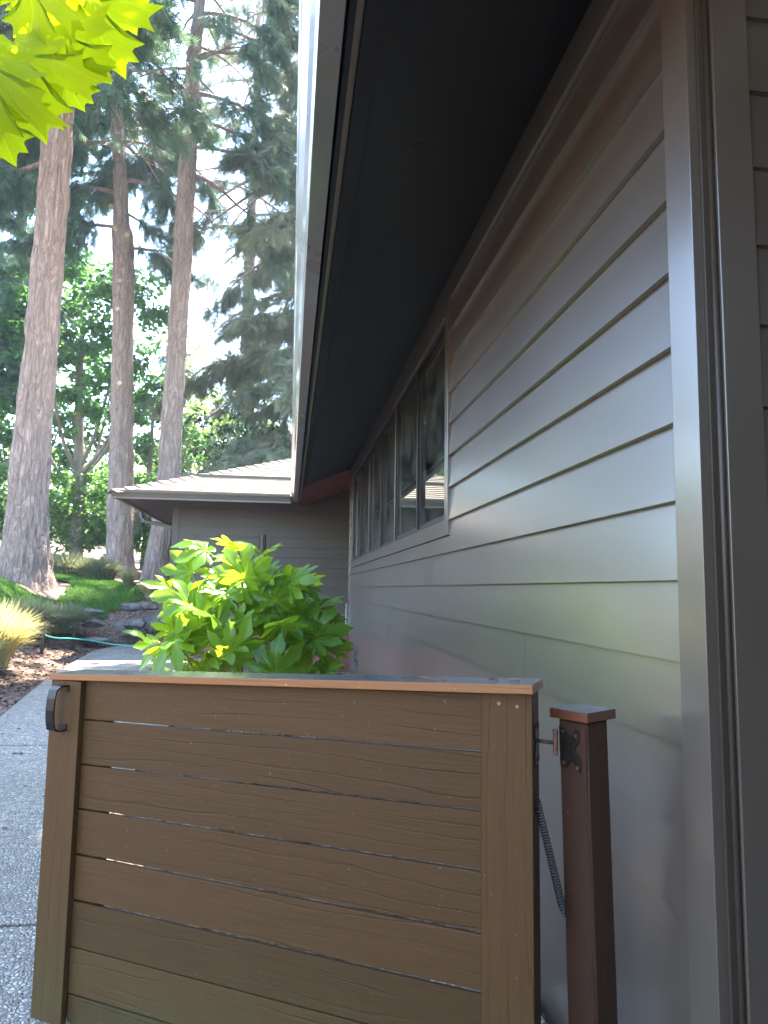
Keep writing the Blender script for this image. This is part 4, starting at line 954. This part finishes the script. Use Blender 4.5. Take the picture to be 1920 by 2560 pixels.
def conifer(loc, prof, limbs, label, mat, barkm, flare=.3, dens_=1.0, spray=(.28, .5), seed=1, trunk_segs=64):
    """limbs: list of (z, azimuth deg, length, rise) local"""
    rr = np.random.default_rng(seed); root = empty('fir_tree', loc, 0, label, 'fir tree', 'tall firs behind the lawn')
    P = np.array(prof, float)
    trunk('trunk', prof, barkm, root, trunk_segs, flare)
    bmm = MB(); pos = []; dr = []; nr = []; sz = []
    for (z0, az, L, rise) in limbs:
        x0 = np.interp(z0, P[:, 1], P[:, 0]); a = R_(az); d = np.array([math.cos(a), math.sin(a), 0]); n_ = 9
        t = np.linspace(0, 1, n_); curve = np.stack([x0+d[0]*L*t, d[1]*L*t, z0+L*(rise*t-.55*t*t*(.7+.6*rr.random()))], 1)
        curve += rr.normal(0, .03*L, (n_, 3))*t[:, None]*.5
        r0 = .02+.014*L; bmm.tube([tuple(c_) for c_ in curve], [max(.008, r0*(1-.85*q)) for q in t], 6, False)
        nb = int(7*L*dens_)+4
        for q in rr.uniform(.22, 1, nb):
            c_ = np.array([np.interp(q, t, curve[:, k_]) for k_ in range(3)]); sgn = rr.choice([-1, 1])
            ba = a+sgn*rr.uniform(.5, 1.3); bl = L*.34*(1.15-q*.7)*rr.uniform(.5, 1.2)
            bd = np.array([math.cos(ba), math.sin(ba), rr.uniform(-.75, -.15)]); m_ = max(4, int(bl*13))
            end = c_+bd*bl
            if bl > .5 and rr.random() < .5: bmm.tube([tuple(c_), tuple((c_+end)/2+[0, 0, .05]), tuple(end)], [.012, .008, .004], 4, False)
            u = rr.uniform(.1, 1, m_)
            pp = c_+bd[None]*(bl*u)[:, None]+rr.normal(0, .07, (m_, 3)); pos.append(pp)
            dd = bd[None]*.7+rr.normal(0, .45, (m_, 3))+[0, 0, -.55]; dr.append(dd); nr.append(rr.normal(0, .6, (m_, 3))+[0, 0, 1]); sz.append(rr.uniform(*spray, m_))
    bmm.build('branches', barkm, root, smooth=True)
    pos = np.concatenate(pos); k_ = sun_open(pos+np.array(loc)); pos = pos[k_]
    o = scatter('crown', pos, np.concatenate(dr)[k_], np.concatenate(nr)[k_], np.concatenate(sz)[k_], SPV, SPF, mat, root, rr.random(len(pos)))
    return root, len(pos)
def stubs(root, prof, zs, mat):
    P = np.array(prof, float)
    for z, az, L in zs:
        x = np.interp(z, P[:, 1], P[:, 0]); r = np.interp(z, P[:, 1], P[:, 2]); a = R_(az); m = MB()
        m.tube([(x+math.cos(a)*r*.8, math.sin(a)*r*.8, z), (x+math.cos(a)*(r+L), math.sin(a)*(r+L), z+L*.35)], [.075, .062], 12); m.build('branch_stub', mat, root)
def ring(z0, z1, n, L0, L1, rise=.1, az=(0, 360), seed=3):
    rr = np.random.default_rng(seed); out = []
    for i in range(n):
        z = z0+(z1-z0)*(i+.5)/n+rr.normal(0, .2); t = (z-z0)/(z1-z0)
        out.append((z, az[0]+((i*137.5) % (az[1]-az[0])), (L0+(L1-L0)*t)*rr.uniform(.7, 1.15), rise+rr.normal(0, .12)))
    return out
def P_(Y, X, Z, prof): # world (x, z, r) to local
    return [(x-X, z-Z, r) for x, z, r in prof]
tot = 0
Z1 = float(zt(-5.09, 14.6))
T1 = [(-5.07, Z1-.25, .55), (-5.09, Z1+.2, .46), (-5.104, Z1+.55, .415), (-5.116, 2.9, .359), (-5.13, 4.3, .325), (-5.08, 5.8, .303), (-5.06, 7.5, .288), (-5.04, 9.5, .28), (-5.05, 11.3, .27), (-5.0, 20, .16), (-5, 23, .04)]
conifer((-5.09, 14.6, Z1), P_(0, -5.09, Z1, T1), [(9.5, 200, 3.2, .15), (8.6, 165, 2.6, 0), (10.2, 150, 3.0, .1)]+ring(10, 16, 20, 3.2, 2.2, .15, seed=11), 'nearest fir with a thick pinkish trunk at the left edge of the lawn', M['needle'], M['bark'], .10, 1.7, seed=1, trunk_segs=110)
Z3 = float(zt(-4.6, 20))
T3 = [(-4.50, Z3-.3, .40), (-4.55, Z3+.25, .355), (-4.624, 3.44, .325), (-4.70, 5.47, .296), (-4.78, 7.54, .272), (-4.90, 10.3, .275), (-4.98, 11.2, .29), (-5.02, 11.45, .215), (-5.10, 12.6, .19), (-5.19, 13.5, .178), (-5.35, 15.0, .166), (-5.5, 22, .08), (-5.5, 24, .03)]
r3, _ = conifer((-4.6, 20, Z3), P_(0, -4.6, Z3, T3), ring(11.3, 15.2, 15, 2.9, 3.2, .05, seed=5)+ring(15, 19, 13, 3.2, 2.0, .1, seed=6)+[(9.2, -20, 2.3, .0), (9.8, 190, 2.6, .1), (10.3, 20, 1.8, -.1), (10.8, 210, 3.0, 0)], 'middle fir whose trunk has a kink and sawn branch stubs', M['needle'], M['bark_grey'], .2, 2.2, seed=2)
stubs(r3, P_(0, -4.6, Z3, T3), [(9.6, 250, .10), (9.45, 300, .08), (8.1, 265, .06), (7.3, 255, .05), (10.4, 180, .12), (5.2, 270, .05)], M['raw_wood'])
Z4 = float(zt(-3.2, 18.5))
T4 = [(-3.30, Z4-.3, .42), (-3.27, Z4+.15, .345), (-3.20, 2.85, .294), (-3.13, 4.25, .277), (-3.128, 5.21, .264), (-3.102, 7.15, .245), (-3.05, 9.46, .228), (-3.043, 12.0, .226), (-3.025, 14.1, .205), (-3.01, 15.75, .18), (-2.94, 16.85, .15), (-2.7, 23, .05)]
conifer((-3.2, 18.5, Z4), P_(0, -3.2, Z4, T4), ring(12.6, 17.8, 22, 2.6, 2.2, .12, seed=8)+[(13.2, 10, 3.3, .1), (14.2, -30, 3.0, .1), (15.2, 0, 3.4, .1), (16.4, -15, 3.4, .1), (17.2, 20, 3.6, .1), (17.6, 200, 3.0, .1), (11.6, -10, 3.0, .05), (10.9, 25, 2.8, 0), (12.0, 200, 2.4, 0), (12.4, -60, 2.2, .1)], 'slender straight fir leaning over the wing roof corner', M['needle'], M['bark_grey'], .25, 2.0, seed=3)
# firs behind the house and at the far left
Z5 = 1.4
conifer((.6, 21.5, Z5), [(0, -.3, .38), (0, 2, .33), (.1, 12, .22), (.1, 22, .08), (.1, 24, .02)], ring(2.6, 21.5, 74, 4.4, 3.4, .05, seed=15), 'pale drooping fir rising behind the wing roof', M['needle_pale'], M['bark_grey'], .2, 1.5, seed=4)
conifer((-10.0, 23, 2.4), [(0, -.3, .38), (0, 2, .33), (-.1, 12, .22), (-.1, 15, .06), (-.1, 16.5, .02)], ring(5.0, 14, 36, 3.1, 2.4, .05, seed=16), 'dark fir behind the nearest trunk at the far left', M['needle'], M['bark_grey'], .2, 1.1, seed=5)
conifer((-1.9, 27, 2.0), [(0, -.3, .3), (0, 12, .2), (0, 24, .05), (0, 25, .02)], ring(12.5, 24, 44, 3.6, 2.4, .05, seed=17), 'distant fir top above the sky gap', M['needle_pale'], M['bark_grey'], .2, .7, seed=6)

def broad(loc, h0, h1, rx, ry, n_cl, per, leaf, mat, label, name='broadleaf_tree', cat='tree', seed=1, trunk_r=.13, limbs=5, barkm=None, shell=.35, tshape=None, clump=.55, group=None):
    rr = np.random.default_rng(seed); root = empty(name, loc, 0, label, cat, group); barkm = barkm or M['bark_thin']
    if trunk_r:
        m = MB()
        base = tshape or [(0, 0, -.3), (.03, 0, h0*.6), (0, 0, h0), (.05, 0, (h0+h1)/2)]
        pts = smooth_path(base, 6); m.tube(pts, [trunk_r*(1.25-.9*i/len(pts)) for i in range(len(pts))], 14)
        m.build('trunk', barkm, root, smooth=True); m = MB()
        for i in range(limbs):
            a = i*2.4+rr.random(); z = h0*(.65+.3*rr.random()); L = rx*.9
            m.tube(smooth_path([(0, 0, z), (math.cos(a)*L*.35, math.sin(a)*L*.3, z+.5*(h1-h0)*.3), (math.cos(a)*L*.8, math.sin(a)*L*.6, z+(h1-h0)*.55)], 5), [trunk_r*(.5-.04*k) for k in range(11)], 7)
        m.build('branches', barkm, root, smooth=True)
    u = rr.normal(size=(n_cl, 3)); u /= np.linalg.norm(u, axis=1, keepdims=True); u *= (rr.random(n_cl)**shell)[:, None]
    cz = (h0+h1)/2; c_ = u*[rx, ry, (h1-h0)/2]+[0, 0, cz]
    cs = rr.uniform(.5, 1.25, n_cl)*clump
    v = rr.normal(size=(n_cl, per, 3)); v /= np.linalg.norm(v, axis=2, keepdims=True); v *= (rr.random((n_cl, per))**.45)[..., None]
    p = (c_[:, None]+v*cs[:, None, None]*[1.15, 1.15, .62]).reshape(-1, 3); N = len(p)
    d = rr.normal(size=(N, 3))*[1, 1, .6]+[0, 0, -.45]; nn_ = rr.normal(size=(N, 3))*.55+[0, 0, .9]
    rn = np.clip(np.repeat(rr.random(n_cl), per)*.5+rr.random(N)*.5, 0, 1)
    k_ = sun_open(p+np.array(loc)); p = p[k_]; d = d[k_]; nn_ = nn_[k_]; rn = rn[k_]; N = len(p)
    scatter('foliage' if cat != 'tree' else 'crown', p, d, nn_, rr.uniform(.7, 1.3, N)*leaf, LFV, LFF, mat, root, rn)
    return root
# maples / broadleaf trees between the trunks
broad((-6.6, 23, 2.0), 3.2, 10.5, 2.9, 2.4, 120, 95, .20, M['leaf_green'], 'green maple with a slim forked trunk between the two big trunks', seed=21, trunk_r=.17, tshape=[(0.05, 0, -.2), (0, 0, 2.3), (-.1, 0, 4.2), (-.2, 0, 6.4), (-.15, 0, 8)], limbs=6)
broad((-5.0, 25.5, 2.0), 2.0, 9.5, 2.3, 2.0, 95, 90, .20, M['leaf_green'], 'green maple filling the space behind the middle trunk', seed=22)
broad((-9.2, 25.5, 2.6), 2.0, 10, 2.4, 2.2, 100, 80, .22, M['leaf_green'], 'green maple at the far left behind the nearest fir', seed=23)
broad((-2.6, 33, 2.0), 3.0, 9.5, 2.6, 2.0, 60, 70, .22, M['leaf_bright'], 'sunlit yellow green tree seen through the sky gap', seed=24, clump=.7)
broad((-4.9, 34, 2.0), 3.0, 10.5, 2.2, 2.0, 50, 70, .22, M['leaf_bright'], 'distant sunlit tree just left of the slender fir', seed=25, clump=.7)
broad((-2.4, 24.5, 1.6), 2.2, 6.6, 2.0, 1.6, 70, 80, .15, M['leaf_dark'], 'dark leafed tree behind the top of the wing roof', seed=26, clump=.5)
broad((-.2, 26, 1.6), 2.0, 6.2, 2.6, 1.6, 80, 80, .16, M['leaf_green'], 'green tree low behind the wing roof ridge', seed=27, clump=.5)
def overhang():  # out-of-view maple, crown laid along the sun's direction to shade path and gate
    root = broad((-4.6, -1.6, 0), 7.0, 15, 5, 5, 1, 1, .2, M['leaf_green'], 'large unseen maple with its crown shaped to shade path and gate', 'shade_maple', seed=31, trunk_r=.3,
                 tshape=[(0, 0, -.2), (.1, .1, 3), (.8, .8, 6), (2.4, 2.6, 9), (4.4, 5.5, 12.5), (5.2, 8, 17)], limbs=0)
    for ch in list(root.children):
        if ch.name.startswith('crown'): bpy.data.objects.remove(ch)
    rr = np.random.default_rng(77); C = []
    for _ in range(1500):
        z = rr.uniform(8.5, 19); gx, gy = rr.uniform(-4.6, .2), rr.uniform(-1.5, 12.2)
        C.append((gx+.172*z, gy+.355*z, z))
    C = np.array(C); C = C[((C[:, 2]-1.3)/np.maximum(C[:, 1], .1) > 1.02) | (C[:, 0] > .9)]
    per = 46; v = rr.normal(size=(len(C), per, 3)); v /= np.linalg.norm(v, axis=2, keepdims=True); v *= (rr.random((len(C), per))**.4)[..., None]
    p = (C[:, None]+v*[.8, .8, .4]).reshape(-1, 3); p = p[sun_open(p)]; N = len(p)
    scatter('crown', p-np.array([-4.6, -1.6, 0]), rr.normal(size=(N, 3)), rr.normal(size=(N, 3))*.5+[0, 0, 1], rr.uniform(.2, .34, N), LFV, LFF, M['leaf_green'], root, rr.random(N))
overhang()
# laurel shrubs and hedges at the back
for i, (x, y, rx, h, mt, lb) in enumerate([(-8.0, 22.4, 1.5, 3.0, 'laurel', 'rounded laurel bush behind the nearest trunk'), (-6.0, 23.6, 1.5, 3.4, 'laurel', 'tall laurel bush behind the thin forked trunk'), (-4.0, 22.6, 1.4, 3.4, 'laurel', 'laurel bush between the middle and the slender trunk'),
      (-11.5, 25.0, 2.0, 3.6, 'laurel', 'laurel bush at the far left edge'), (-7.4, 27.5, 2.2, 4.2, 'leaf_green', 'dark green bush behind the laurels'), (-1.6, 27.5, 2.2, 3.6, 'laurel', 'laurel bush behind the wing roof')]):
    z = float(zt(x, y)); broad((x, y, z), .1, h, rx, 1.1, 70, 90, .13, M[mt], lb, 'bush', 'bush', seed=40+i, trunk_r=0, shell=.4, clump=.5, group='bushes behind the trees')
# distant tree line closes the horizon
rr = np.random.default_rng(5); n_cl = 420; cx_ = rr.uniform(-60, 60, n_cl); cz_ = rr.uniform(0, 6.5, n_cl)**1.0; cy_ = rr.uniform(44, 52, n_cl)
per = 60; v = rr.normal(size=(n_cl, per, 3)); p = (np.stack([cx_, cy_, cz_+3], 1)[:, None]+v*[1.1, .9, .9]).reshape(-1, 3); N = len(p)
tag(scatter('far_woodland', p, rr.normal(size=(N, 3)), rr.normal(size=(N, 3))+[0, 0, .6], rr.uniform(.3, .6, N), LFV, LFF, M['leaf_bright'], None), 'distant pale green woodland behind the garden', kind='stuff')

# sunlit morning air between the trees
m = MB(); m.box(-93, 93, -62, 153, -2.5, 29); hz_ = m.build('haze', None)
hm = bpy.data.materials.new('haze_air'); hm.use_nodes = True; hm.node_tree.nodes.remove(hm.node_tree.nodes['Principled BSDF'])
pv = hm.node_tree.nodes.new('ShaderNodeVolumePrincipled'); pv.inputs['Color'].default_value = (.93, .97, 1, 1); pv.inputs['Density'].default_value = .0017; pv.inputs['Anisotropy'].default_value = .35
hm.node_tree.links.new(pv.outputs[0], hm.node_tree.nodes['Material Output'].inputs['Volume']); hz_.data.materials.append(hm)
tag(hz_, 'thin bright haze in the air among the trees', kind='stuff')
